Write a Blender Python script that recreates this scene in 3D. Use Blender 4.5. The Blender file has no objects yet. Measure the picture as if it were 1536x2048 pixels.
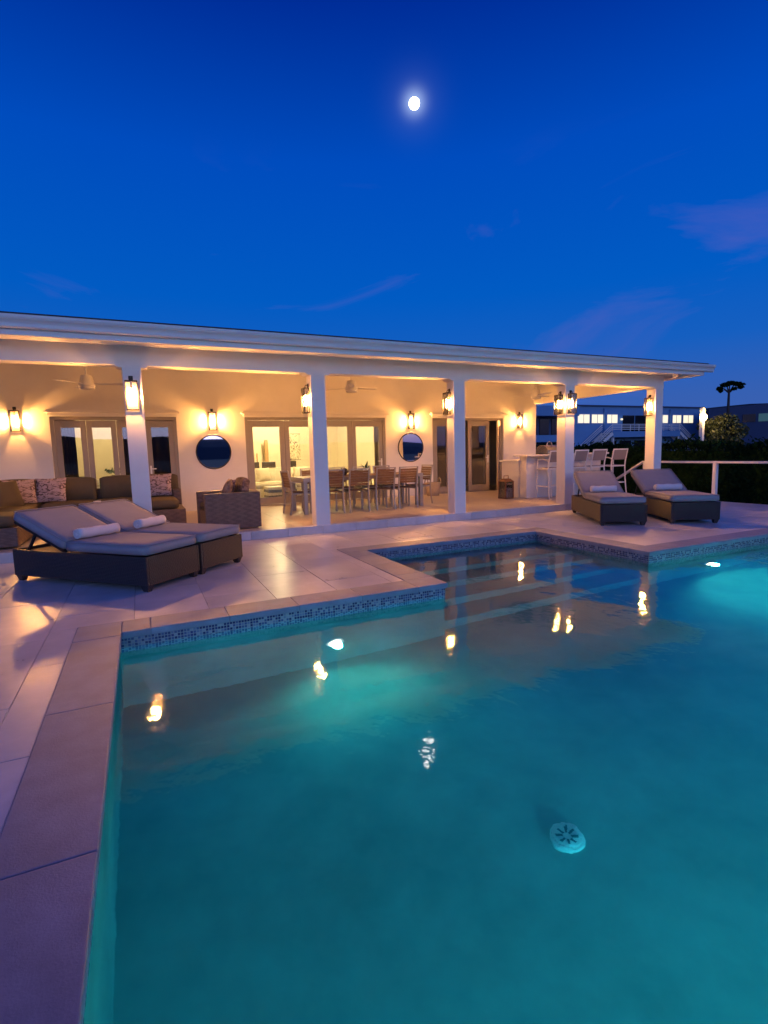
import bpy, bmesh, math, random
from mathutils import Vector, Matrix
R = math.radians
random.seed(7)
sc = bpy.context.scene
COL = sc.collection

def srgb(r, g, b):
    f = lambda c: (c/255/12.92) if c/255 <= .04045 else ((c/255+.055)/1.055)**2.4
    return (f(r), f(g), f(b), 1)

# ------------------------------------------------------------------ camera
cam_data = bpy.data.cameras.new('camera')
cam = bpy.data.objects.new('camera', cam_data); COL.objects.link(cam)
cam_data.sensor_fit = 'VERTICAL'; cam_data.sensor_height = 24
cam_data.lens = 1035.38/2048*24
cam_data.clip_start = .05; cam_data.clip_end = 6000
_pi, _ya, _ro = 0.1142, 0.4357, -0.0273
fw = Vector((math.sin(_ya)*math.cos(_pi), math.cos(_ya)*math.cos(_pi), -math.sin(_pi)))
rt = Vector((math.cos(_ya), -math.sin(_ya), 0)); up = rt.cross(fw)
rt2 = rt*math.cos(_ro)+up*math.sin(_ro); up2 = up*math.cos(_ro)-rt*math.sin(_ro)
M = Matrix((rt2, up2, -fw)).transposed().to_4x4(); M.translation = (0, 0, 1.35)
cam.matrix_world = M
sc.camera = cam

# ------------------------------------------------------------------ world
MOON = Vector((.415, .743, .525)).normalized()
w = bpy.data.worlds.new('World'); sc.world = w; w.use_nodes = True
nt = w.node_tree; N = nt.nodes; L = nt.links
bg = N['Background']
def wn(t, **k):
    n = N.new(t)
    for a, b in k.items(): setattr(n, a, b)
    return n
tc = wn('ShaderNodeTexCoord')
sep = wn('ShaderNodeSeparateXYZ'); L.new(tc.outputs['Generated'], sep.inputs[0])
ramp = wn('ShaderNodeValToRGB'); L.new(sep.outputs['Z'], ramp.inputs[0])
stops = [(0, (66, 95, 170)), (.08, (54, 96, 178)), (.17, (22, 95, 192)), (.27, (1, 91, 195)),
         (.46, (0, 76, 189)), (.62, (0, 44, 151)), (1, (0, 21, 100))]
cr = ramp.color_ramp
while len(cr.elements) < len(stops): cr.elements.new(.5)
for e, (p, c) in zip(cr.elements, stops): e.position = p; e.color = srgb(*c)
# thin mauve wisps of cloud
mp = wn('ShaderNodeMapping'); mp.inputs['Scale'].default_value = (1.5, 1.5, 5.2)
mp.inputs['Rotation'].default_value = (R(10), R(18), 0)
mp.inputs['Location'].default_value = (-5.66, 9.31, -1.28)
L.new(tc.outputs['Generated'], mp.inputs[0])
nz = wn('ShaderNodeTexNoise'); nz.inputs['Scale'].default_value = 1.5; nz.inputs['Detail'].default_value = 8
nz.inputs['Roughness'].default_value = .58; nz.inputs['Distortion'].default_value = .9
L.new(mp.outputs[0], nz.inputs['Vector'])
cl = wn('ShaderNodeMapRange'); cl.inputs[1].default_value = .56; cl.inputs[2].default_value = .82
cl.inputs[3].default_value = 0; cl.inputs[4].default_value = .5
L.new(nz.outputs['Fac'], cl.inputs[0])
cz_ = wn('ShaderNodeMapRange', interpolation_type='SMOOTHSTEP'); cz_.inputs[1].default_value = .5; cz_.inputs[2].default_value = .3
L.new(sep.outputs['Z'], cz_.inputs[0])
cm = wn('ShaderNodeMath', operation='MULTIPLY'); L.new(cl.outputs[0], cm.inputs[0]); L.new(cz_.outputs[0], cm.inputs[1])
mixc = wn('ShaderNodeMix', data_type='RGBA'); mixc.inputs[7].default_value = srgb(104, 98, 182)
L.new(cm.outputs[0], mixc.inputs[0]); L.new(ramp.outputs[0], mixc.inputs[6])
# last glow of the set sun, behind the camera (seen in the mirrors and door panes)
sky = wn('ShaderNodeTexSky', sky_type='NISHITA', sun_disc=False)
sky.sun_elevation = R(-6); sky.sun_rotation = R(190); sky.ozone_density = .9; sky.dust_density = 2
skm = wn('ShaderNodeVectorMath', operation='SCALE'); skm.inputs['Scale'].default_value = 30
L.new(sky.outputs[0], skm.inputs[0])
west = wn('ShaderNodeMapRange', interpolation_type='SMOOTHSTEP'); west.inputs[1].default_value = .25; west.inputs[2].default_value = -.6
west.inputs[3].default_value = 0; west.inputs[4].default_value = 15
L.new(sep.outputs['Y'], west.inputs[0]); L.new(west.outputs[0], skm.inputs['Scale'])
add = wn('ShaderNodeVectorMath', operation='ADD'); L.new(mixc.outputs[2], add.inputs[0]); L.new(skm.outputs[0], add.inputs[1])
# moon glow painted into the sky colour as two soft halos
dt = wn('ShaderNodeVectorMath', operation='DOT_PRODUCT'); dt.inputs[1].default_value = MOON
L.new(tc.outputs['Generated'], dt.inputs[0])
h1 = wn('ShaderNodeMath', operation='POWER'); h1.inputs[1].default_value = 9000; L.new(dt.outputs['Value'], h1.inputs[0])
h2 = wn('ShaderNodeMath', operation='POWER'); h2.inputs[1].default_value = 1500; L.new(dt.outputs['Value'], h2.inputs[0])
h3 = wn('ShaderNodeMath', operation='MULTIPLY_ADD'); h3.inputs[1].default_value = .07; L.new(h2.outputs[0], h3.inputs[0]); L.new(h1.outputs[0], h3.inputs[2])
hs_ = wn('ShaderNodeVectorMath', operation='SCALE'); hs_.inputs[0].default_value = (.34, .42, .46); L.new(h3.outputs[0], hs_.inputs['Scale'])
add2 = wn('ShaderNodeVectorMath', operation='ADD'); L.new(add.outputs[0], add2.inputs[0]); L.new(hs_.outputs[0], add2.inputs[1])
L.new(add2.outputs[0], bg.inputs[0]); bg.inputs[1].default_value = 1.0

# ------------------------------------------------------------------ sun (afterglow, behind the camera)
sd = bpy.data.lights.new('afterglow', 'SUN'); sd.energy = .62; sd.angle = R(40); sd.color = (.42, .5, 1)
so = bpy.data.objects.new('afterglow', sd); COL.objects.link(so)
so.rotation_euler = Vector((.17, .95, -.09)).to_track_quat('-Z', 'Y').to_euler()

sc.view_settings.view_transform = 'Standard'; sc.view_settings.look = 'None'
sc.view_settings.exposure = 0; sc.view_settings.gamma = 1
sc.render.engine = 'CYCLES'
cy = sc.cycles
cy.use_denoising = True
try: cy.denoiser = 'OPENIMAGEDENOISE'
except Exception: pass
cy.volume_bounces = 1; cy.max_bounces = 10; cy.diffuse_bounces = 4; cy.glossy_bounces = 5; cy.transmission_bounces = 8; cy.transparent_max_bounces = 16
cy.caustics_reflective = False; cy.caustics_refractive = True; cy.sample_clamp_indirect = 4
cy.blur_glossy = .5

# ------------------------------------------------------------------ materials
MATS = {}
def mat(name, color, rough=.6, metal=0, bump=0, bscale=60, var=0, vscale=4, spec=.5, emit=None, estr=0, bdist=.01, piece=0):
    m = bpy.data.materials.new(name); m.use_nodes = True; MATS[name] = m
    t = m.node_tree; n = t.nodes; b = n['Principled BSDF']
    c = color if len(color) == 4 else (*color, 1)
    b.inputs['Base Color'].default_value = c
    b.inputs['Roughness'].default_value = rough; b.inputs['Metallic'].default_value = metal
    b.inputs['Specular IOR Level'].default_value = spec
    if emit: b.inputs['Emission Color'].default_value = (*emit[:3], 1); b.inputs['Emission Strength'].default_value = estr
    if var or bump:
        tcn = n.new('ShaderNodeTexCoord'); oi = n.new('ShaderNodeObjectInfo')
        of = n.new('ShaderNodeVectorMath'); of.operation = 'MULTIPLY_ADD'
        of.inputs[1].default_value = (37, 53, 29)
        cmb = n.new('ShaderNodeCombineXYZ')
        for i in range(3): t.links.new(oi.outputs['Random'], cmb.inputs[i])
        t.links.new(cmb.outputs[0], of.inputs[0]); t.links.new(tcn.outputs['Object'], of.inputs[2])
    if var:
        nzz = n.new('ShaderNodeTexNoise'); nzz.inputs['Scale'].default_value = vscale; nzz.inputs['Detail'].default_value = 6
        nzz.inputs['Roughness'].default_value = .62
        t.links.new(of.outputs[0], nzz.inputs['Vector'])
        rr = n.new('ShaderNodeMapRange'); rr.inputs[1].default_value = .3; rr.inputs[2].default_value = .7
        rr.inputs[3].default_value = 1-var; rr.inputs[4].default_value = 1+var*.6
        t.links.new(nzz.outputs['Fac'], rr.inputs[0])
        mx = n.new('ShaderNodeVectorMath'); mx.operation = 'SCALE'; mx.inputs[0].default_value = c[:3]
        pv = n.new('ShaderNodeMapRange'); pv.inputs[3].default_value = 1-piece; pv.inputs[4].default_value = 1+piece
        t.links.new(oi.outputs['Random'], pv.inputs[0])
        pm = n.new('ShaderNodeMath'); pm.operation = 'MULTIPLY'; t.links.new(rr.outputs[0], pm.inputs[0]); t.links.new(pv.outputs[0], pm.inputs[1])
        t.links.new(pm.outputs[0], mx.inputs['Scale']); t.links.new(mx.outputs[0], b.inputs['Base Color'])
        r2 = n.new('ShaderNodeMapRange'); r2.inputs[1].default_value = .3; r2.inputs[2].default_value = .7
        r2.inputs[3].default_value = max(.05, rough-.05); r2.inputs[4].default_value = min(1, rough+.06)
        t.links.new(nzz.outputs['Fac'], r2.inputs[0]); t.links.new(r2.outputs[0], b.inputs['Roughness'])
    if bump:
        nb = n.new('ShaderNodeTexNoise'); nb.inputs['Scale'].default_value = bscale; nb.inputs['Detail'].default_value = 4
        t.links.new(of.outputs[0], nb.inputs['Vector'])
        bp = n.new('ShaderNodeBump'); bp.inputs['Strength'].default_value = bump; bp.inputs['Distance'].default_value = bdist
        t.links.new(nb.outputs['Fac'], bp.inputs['Height']); t.links.new(bp.outputs[0], b.inputs['Normal'])
    return m

def weave(name, ca, cb, kz, kh, rough=.55):
    m = mat(name, ca, rough); t = m.node_tree; n = t.nodes; b = n['Principled BSDF']
    tcn = n.new('ShaderNodeTexCoord'); s = n.new('ShaderNodeSeparateXYZ'); t.links.new(tcn.outputs['Object'], s.inputs[0])
    def mth(op, a=None, bb=None, v=None):
        q = n.new('ShaderNodeMath'); q.operation = op
        if a is not None: t.links.new(a, q.inputs[0])
        if bb is not None: t.links.new(bb, q.inputs[1])
        if v is not None: q.inputs[1].default_value = v
        return q.outputs[0]
    nz1 = n.new('ShaderNodeTexNoise'); nz1.inputs['Scale'].default_value = 9; t.links.new(tcn.outputs['Object'], nz1.inputs['Vector'])
    wob = mth('MULTIPLY', nz1.outputs['Fac'], v=2.2)
    zz = mth('ADD', mth('MULTIPLY', s.outputs['Z'], v=kz), wob)
    xy = mth('MULTIPLY', mth('ADD', s.outputs['X'], s.outputs['Y']), v=kh)
    sq = mth('MULTIPLY_ADD', mth('SINE', mth('ADD', xy, mth('MULTIPLY', mth('SINE', mth('MULTIPLY', zz, v=.5)), v=1.6))), v=.22); sq.node.inputs[2].default_value = .78
    ab = mth('MULTIPLY', mth('ABSOLUTE', mth('SINE', zz)), sq)
    nz2 = n.new('ShaderNodeTexNoise'); nz2.inputs['Scale'].default_value = 38; t.links.new(tcn.outputs['Object'], nz2.inputs['Vector'])
    fac = mth('ADD', mth('MULTIPLY', ab, v=.75), mth('MULTIPLY', nz2.outputs['Fac'], v=.4))
    mx = n.new('ShaderNodeMix'); mx.data_type = 'RGBA'; mx.inputs[6].default_value = (*cb[:3], 1); mx.inputs[7].default_value = (*ca[:3], 1)
    t.links.new(fac, mx.inputs[0]); t.links.new(mx.outputs[2], b.inputs['Base Color'])
    bp = n.new('ShaderNodeBump'); bp.inputs['Strength'].default_value = .8; bp.inputs['Distance'].default_value = .006
    t.links.new(ab, bp.inputs['Height']); t.links.new(bp.outputs[0], b.inputs['Normal'])
    return m

def print_mat(name, ca, cb, scale, lo=.45, hi=.55, rough=.85, dist=2.0, stretch=(1, 1, 1)):
    m = mat(name, ca, rough); t = m.node_tree; n = t.nodes; b = n['Principled BSDF']
    tcn = n.new('ShaderNodeTexCoord'); mpp = n.new('ShaderNodeMapping'); mpp.inputs['Scale'].default_value = stretch
    t.links.new(tcn.outputs['Object'], mpp.inputs[0])
    nz1 = n.new('ShaderNodeTexNoise'); nz1.inputs['Scale'].default_value = scale; nz1.inputs['Distortion'].default_value = dist; nz1.inputs['Detail'].default_value = 3
    t.links.new(mpp.outputs[0], nz1.inputs['Vector'])
    mr = n.new('ShaderNodeMapRange'); mr.inputs[1].default_value = lo; mr.inputs[2].default_value = hi
    t.links.new(nz1.outputs['Fac'], mr.inputs[0])
    mx = n.new('ShaderNodeMix'); mx.data_type = 'RGBA'; mx.inputs[6].default_value = (*ca[:3], 1); mx.inputs[7].default_value = (*cb[:3], 1)
    t.links.new(mr.outputs[0], mx.inputs[0]); t.links.new(mx.outputs[2], b.inputs['Base Color'])
    return m

stucco = mat('stucco', (.84, .80, .75), .8, bump=.25, bscale=140, var=.06, vscale=1.5, bdist=.004)
white_paint = mat('white_paint', (.82, .80, .78), .5, bump=.05, bscale=40, var=.05, vscale=2)
alu_white = mat('white_metal', (.78, .76, .73), .4, var=.04)
stone = mat('deck_stone', (.63, .60, .605), .32, bump=.12, bscale=90, var=.17, vscale=3.2, bdist=.003, piece=.07)
porch_stone = mat('porch_stone', (.56, .47, .38), .38, bump=.08, bscale=70, var=.12, vscale=2.5, bdist=.003)
coping_m = mat('coping_stone', (.27, .285, .36), .5, bump=.3, bscale=120, var=.24, vscale=5, bdist=.004, piece=.06)
grout = mat('grout', (.42, .39, .40), .9, bump=.2)
plaster = mat('pool_plaster', (.11, .25, .20), .75, bump=.15, bscale=25, var=.4, vscale=1.6)
concrete = mat('concrete', (.35, .33, .32), .9, bump=.2, var=.1)
lounge_weave = weave('lounger_weave', (.062, .042, .036), (.014, .009, .009), 210, 260)
sofa_weave = weave('sofa_weave', (.23, .155, .12), (.035, .022, .018), 150, 34)
basket_weave = weave('basket_weave', (.5, .40, .29), (.26, .19, .12), 150, 130)
grey_fabric = mat('grey_fabric', (.31, .30, .34), .9, bump=.35, bscale=420, var=.1, vscale=3, spec=.2, bdist=.002)
olive_fabric = mat('olive_fabric', (.12, .095, .06), .9, bump=.35, bscale=380, var=.12, vscale=4, spec=.2, bdist=.002)
fern_fabric = print_mat('fern_fabric', (.50, .36, .34), (.10, .055, .05), 9, .5, .6, stretch=(1, 1, 2.2))
brown_fabric = print_mat('brown_fabric', (.26, .17, .14), (.09, .055, .045), 7, .42, .6)
towel_m = mat('towel', (.78, .74, .74), .95, bump=.6, bscale=260, var=.05, spec=.1, bdist=.004)
taupe = mat('taupe_frame', (.31, .265, .225), .45, var=.05, vscale=6)
black_metal = mat('black_metal', (.018, .014, .013), .45, metal=.3)
brass = mat('brass', (.7, .6, .42), .3, metal=.9)
steel = mat('steel', (.62, .58, .52), .22, metal=1)
teak = print_mat('teak', (.24, .115, .045), (.15, .068, .028), 14, .35, .65, rough=.55, dist=.4, stretch=(1, 6, 6))
seat_dark = mat('seat_teak', (.10, .05, .035), .5, var=.15, vscale=10)
alu_grey = mat('brushed_metal', (.38, .35, .32), .35, metal=.5, var=.06)
sling = mat('sling_mesh', (.27, .22, .20), .8, bump=.5, bscale=500, bdist=.002)
lantern_wood = mat('lantern_wood', (.16, .065, .03), .5, var=.2, vscale=8)
candle_m = mat('candle', (.8, .74, .62), .5)
cream = mat('cream_wall', (.80, .72, .55), .8, bump=.06, var=.03)
cream_fabric = mat('cream_fabric', (.68, .60, .46), .9, bump=.3, bscale=200, var=.06, bdist=.003)
dark_wood = mat('dark_wood', (.045, .03, .022), .4, var=.2, vscale=9)
honey_wood = mat('honey_wood', (.42, .25, .10), .5, var=.15, vscale=7)
room_tile = mat('room_tile', (.55, .48, .38), .3, var=.08, vscale=2)
curtain_m = mat('curtain', (.38, .30, .20), .9, var=.1)
curtain_dark = mat('curtain_dark', (.05, .035, .03), .9, var=.1)
leaf_dark = mat('leaf_dark', (.012, .035, .010), .8, var=.35, vscale=6, spec=.05)
leaf_house = mat('leaf_house', (.03, .06, .02), .45, var=.2)
leaf_tree = mat('leaf_tree', (.06, .08, .03), .5, var=.3, vscale=3)
bark = mat('bark', (.07, .055, .045), .9, bump=.6, bscale=30, var=.3)
grass_m = mat('garden_ground', (.035, .045, .02), .95, bump=.6, bscale=8, var=.3, vscale=.4)
hill_m = mat('hill_scrub', (.02, .024, .03), 1, bump=.5, bscale=.1, var=.3, vscale=.02)
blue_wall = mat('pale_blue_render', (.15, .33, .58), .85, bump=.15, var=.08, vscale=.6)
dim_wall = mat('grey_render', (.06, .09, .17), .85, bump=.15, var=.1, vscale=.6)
dark_glass = mat('dark_glass', (.01, .012, .016), .08, spec=.6)
shingle = mat('roof_shingle', (.05, .05, .06), .8, bump=.5, bscale=40, var=.2)
lit_window = mat('lit_window', (.6, .5, .3), .6, emit=(1, .88, .62), estr=1.1)
dim_window = mat('dim_window', (.1, .2, .2), .6, emit=(.25, .6, .55), estr=.10)
bulb_m = mat('bulb_glow', (1, .8, .5), .4, emit=(1, .42, .10), estr=3200)
lamp_m = mat('lamp_glow', (1, .8, .5), .4, emit=(1, .62, .22), estr=45)
ceil_lamp_m = mat('ceiling_lamp_glow', (1, .9, .7), .4, emit=(1, .78, .4), estr=5)
pool_lens = mat('pool_lamp_glow', (.9, 1, 1), .3, emit=(1, .80, .42), estr=7)
moon_m = mat('moon_glow', (1, 1, 1), .9, emit=(1, .97, .9), estr=14)
mirror_m = mat('mirror_silver', (.9, .9, .9), .015, metal=1)
drain_m = mat('drain_plastic', (.50, .66, .56), .5, var=.1, vscale=20)
paper = mat('paper_white', (.7, .66, .6), .8)
ink = print_mat('ink_art', (.78, .70, .50), (.10, .07, .04), 9, .52, .6, dist=3.2, stretch=(1, 1, .6))
rug_m = print_mat('rug_stripe', (.62, .56, .44), (.08, .055, .04), 3, .45, .55, dist=.2, stretch=(.2, 6, 1))
partition_m = mat('interior_dark_wall', (.30, .26, .22), .8)  # flat brown-grey wall colour, no emission

def glass_mat(name, tint, refl=1.0):
    m = bpy.data.materials.new(name); m.use_nodes = True
    t = m.node_tree; n = t.nodes; n.remove(n['Principled BSDF'])
    fr = n.new('ShaderNodeFresnel'); fr.inputs[0].default_value = 1.5
    sc_ = n.new('ShaderNodeMath'); sc_.operation = 'MULTIPLY'; sc_.inputs[1].default_value = refl; sc_.use_clamp = True
    t.links.new(fr.outputs[0], sc_.inputs[0])
    tr = n.new('ShaderNodeBsdfTransparent'); tr.inputs[0].default_value = (*tint, 1)
    gl = n.new('ShaderNodeBsdfGlossy'); gl.inputs['Roughness'].default_value = .01
    mx = n.new('ShaderNodeMixShader'); t.links.new(sc_.outputs[0], mx.inputs[0]); t.links.new(tr.outputs[0], mx.inputs[1]); t.links.new(gl.outputs[0], mx.inputs[2])
    t.links.new(mx.outputs[0], n['Material Output'].inputs[0])
    return m
door_glass = glass_mat('door_glass', (.9, .91, .89), 2.6)
lamp_glass = glass_mat('lantern_glass', (.96, .96, .95), .8)

def mosaic():
    m = mat('mosaic_tile', (.3, .3, .4), .25); t = m.node_tree; n = t.nodes; b = n['Principled BSDF']
    tcn = n.new('ShaderNodeTexCoord'); s = n.new('ShaderNodeSeparateXYZ'); t.links.new(tcn.outputs['Object'], s.inputs[0])
    def mth(op, a=None, bb=None, v=None):
        q = n.new('ShaderNodeMath'); q.operation = op
        if a is not None: t.links.new(a, q.inputs[0])
        if bb is not None: t.links.new(bb, q.inputs[1])
        if v is not None: q.inputs[1].default_value = v
        return q.outputs[0]
    K = 1/.0245
    u = mth('MULTIPLY', mth('ADD', s.outputs['X'], s.outputs['Y']), v=K); v_ = mth('MULTIPLY', s.outputs['Z'], v=K)
    cu = mth('FLOOR', u); cv = mth('FLOOR', v_)
    cmb = n.new('ShaderNodeCombineXYZ'); t.links.new(cu, cmb.inputs[0]); t.links.new(cv, cmb.inputs[1])
    wnz = n.new('ShaderNodeTexWhiteNoise'); wnz.noise_dimensions = '3D'; t.links.new(cmb.outputs[0], wnz.inputs['Vector'])
    rp = n.new('ShaderNodeValToRGB'); rp.color_ramp.interpolation = 'CONSTANT'
    cs = [(0, (.035, .045, .14, 1)), (.32, (.10, .13, .27, 1)), (.52, (.22, .25, .36, 1)), (.72, (.36, .36, .42, 1)), (.88, (.06, .07, .19, 1))]
    while len(rp.color_ramp.elements) < len(cs): rp.color_ramp.elements.new(.5)
    for e, (p, c) in zip(rp.color_ramp.elements, cs): e.position = p; e.color = c
    t.links.new(wnz.outputs['Value'], rp.inputs[0])
    fu = mth('ABSOLUTE', mth('SUBTRACT', mth('FRACT', u), v=.5)); fv = mth('ABSOLUTE', mth('SUBTRACT', mth('FRACT', v_), v=.5))
    g = mth('GREATER_THAN', mth('MAXIMUM', fu, fv), v=.4)
    mx = n.new('ShaderNodeMix'); mx.data_type = 'RGBA'; t.links.new(g, mx.inputs[0]); t.links.new(rp.outputs[0], mx.inputs[6]); mx.inputs[7].default_value = (.42, .40, .40, 1)
    t.links.new(mx.outputs[2], b.inputs['Base Color'])
    bp = n.new('ShaderNodeBump'); bp.invert = True; bp.inputs['Strength'].default_value = .6; bp.inputs['Distance'].default_value = .003
    t.links.new(g, bp.inputs['Height']); t.links.new(bp.outputs[0], b.inputs['Normal'])
    return m
mosaic_m = mosaic()

def water_mat():
    m = bpy.data.materials.new('pool_water'); m.use_nodes = True
    t = m.node_tree; n = t.nodes; b = n['Principled BSDF']
    b.inputs['Base Color'].default_value = (1, 1, 1, 1); b.inputs['Roughness'].default_value = .04
    b.inputs['IOR'].default_value = 1.333; b.inputs['Transmission Weight'].default_value = 1
    tcn = n.new('ShaderNodeTexCoord')
    mp1 = n.new('ShaderNodeMapping'); mp1.inputs['Scale'].default_value = (1, .75, 1); mp1.inputs['Rotation'].default_value = (0, 0, .5)
    t.links.new(tcn.outputs['Object'], mp1.inputs[0])
    n1 = n.new('ShaderNodeTexNoise'); n1.inputs['Scale'].default_value = 2.6; n1.inputs['Detail'].default_value = 1.2; n1.inputs['Distortion'].default_value = .3
    t.links.new(mp1.outputs[0], n1.inputs['Vector'])
    bp = n.new('ShaderNodeBump'); bp.inputs['Strength'].default_value = .30; bp.inputs['Distance'].default_value = .022
    n2 = n.new('ShaderNodeTexNoise'); n2.inputs['Scale'].default_value = 13; n2.inputs['Detail'].default_value = 2
    t.links.new(mp1.outputs[0], n2.inputs['Vector'])
    hm = n.new('ShaderNodeMath'); hm.operation = 'MULTIPLY_ADD'; hm.inputs[1].default_value = .2
    t.links.new(n2.outputs['Fac'], hm.inputs[0]); t.links.new(n1.outputs['Fac'], hm.inputs[2])
    t.links.new(hm.outputs[0], bp.inputs['Height']); t.links.new(bp.outputs[0], b.inputs['Normal'])
    va = n.new('ShaderNodeVolumeAbsorption'); va.inputs['Color'].default_value = (.0, .555, .855, 1); va.inputs['Density'].default_value = .33
    vs = n.new('ShaderNodeVolumeScatter'); vs.inputs['Color'].default_value = (.2, .92, 1, 1); vs.inputs['Density'].default_value = .11; vs.inputs['Anisotropy'].default_value = .3
    ad = n.new('ShaderNodeAddShader'); t.links.new(va.outputs[0], ad.inputs[0]); t.links.new(vs.outputs[0], ad.inputs[1])
    t.links.new(ad.outputs[0], n['Material Output'].inputs['Volume'])
    return m
water_m = water_mat()

# ------------------------------------------------------------------ mesh helpers
class MB:
    def __init__(s): s.v = []; s.f = []
    def box(s, x0, x1, y0, y1, z0, z1):
        return s.obox(((x0+x1)/2, (y0+y1)/2, (z0+z1)/2), (x1-x0, y1-y0, z1-z0))
    def obox(s, c, size, rot=None):
        k = len(s.v); c = Vector(c)
        for dx in (-.5, .5):
            for dy in (-.5, .5):
                for dz in (-.5, .5):
                    p = Vector((dx*size[0], dy*size[1], dz*size[2]))
                    if rot is not None: p = rot @ p
                    s.v.append(c+p)
        for q in ((0, 1, 3, 2), (4, 6, 7, 5), (0, 4, 5, 1), (2, 3, 7, 6), (0, 2, 6, 4), (1, 5, 7, 3)): s.f.append(tuple(k+i for i in q))
        return s
    def bar(s, a, b, wd, th=None, upv=(0, 0, 1)):
        a = Vector(a); b = Vector(b); d = b-a; th = th or wd
        x = d.normalized(); u = Vector(upv)
        if abs(x.dot(u)) > .98: u = Vector((0, 1, 0))
        y = u.cross(x).normalized(); z = x.cross(y)
        return s.obox((a+b)/2, (d.length, wd, th), Matrix((x, y, z)).transposed())
    def tube(s, pts, r, n=8, cap=True, closed=False):
        pts = [Vector(p) for p in pts]; k0 = len(s.v); m = len(pts); rs = r if isinstance(r, (list, tuple)) else [r]*m
        prev = None
        for i, p in enumerate(pts):
            d = (pts[min(i+1, m-1)]-pts[max(i-1, 0)]).normalized()
            if prev is None:
                u = Vector((0, 0, 1)) if abs(d.z) < .9 else Vector((1, 0, 0))
                y = d.cross(u).normalized()
            else:
                y = (prev-d*prev.dot(d)).normalized()
            prev = y; z = d.cross(y)
            for j in range(n):
                a = 2*math.pi*j/n; s.v.append(p+(y*math.cos(a)+z*math.sin(a))*rs[i])
        for i in range(m-1):
            for j in range(n):
                a = k0+i*n+j; b = k0+i*n+(j+1) % n; s.f.append((a, b, b+n, a+n))
        if cap: s.f.append(tuple(k0+j for j in range(n-1, -1, -1))); s.f.append(tuple(k0+(m-1)*n+j for j in range(n)))
        return s
    def lathe(s, prof, n=20, c=(0, 0, 0), cap=True):
        k0 = len(s.v); m = len(prof)
        for r, z in prof:
            for j in range(n):
                a = 2*math.pi*j/n; s.v.append(Vector((c[0]+r*math.cos(a), c[1]+r*math.sin(a), c[2]+z)))
        for i in range(m-1):
            for j in range(n):
                a = k0+i*n+j; b = k0+i*n+(j+1) % n; s.f.append((a, b, b+n, a+n))
        if cap: s.f.append(tuple(k0+j for j in range(n-1, -1, -1))); s.f.append(tuple(k0+(m-1)*n+j for j in range(n)))
        return s
    def prism(s, poly, fn0, fn1):
        """poly: 2-D list; fn0/fn1 map a 2-D point to the two end 3-D points"""
        k = len(s.v); n = len(poly)
        for p in poly: s.v.append(Vector(fn0(p)))
        for p in poly: s.v.append(Vector(fn1(p)))
        s.f.append(tuple(k+i for i in range(n-1, -1, -1))); s.f.append(tuple(k+n+i for i in range(n)))
        for i in range(n): j = (i+1) % n; s.f.append((k+i, k+j, k+n+j, k+n+i))
        return s
    def quad(s, a, b, c, d):
        k = len(s.v); s.v += [Vector(a), Vector(b), Vector(c), Vector(d)]; s.f.append((k, k+1, k+2, k+3)); return s
    def mesh(s, name, m, smooth=False, bevel=0, seg=1, fix=True):
        me = bpy.data.meshes.new(name); me.from_pydata([tuple(v) for v in s.v], [], s.f)
        if fix or bevel:
            bm = bmesh.new(); bm.from_mesh(me)
            bmesh.ops.recalc_face_normals(bm, faces=bm.faces)
            if bevel:
                bmesh.ops.bevel(bm, geom=[e for e in bm.edges if len(e.link_faces) == 2 and e.calc_face_angle(0) > R(30)], offset=bevel, segments=seg, profile=.6, affect='EDGES', clamp_overlap=True)
            bm.to_mesh(me); bm.free()
        if smooth:
            for p in me.polygons: p.use_smooth = True
        me.materials.append(m); return me
    def build(s, name, m, parent=None, smooth=False, bevel=0, seg=1, fix=True, loc=None):
        o = bpy.data.objects.new(name, s.mesh(name, m, smooth, bevel, seg, fix)); COL.objects.link(o)
        if loc is not None: o.location = loc
        if parent is not None: o.parent = parent
        return o

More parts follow.
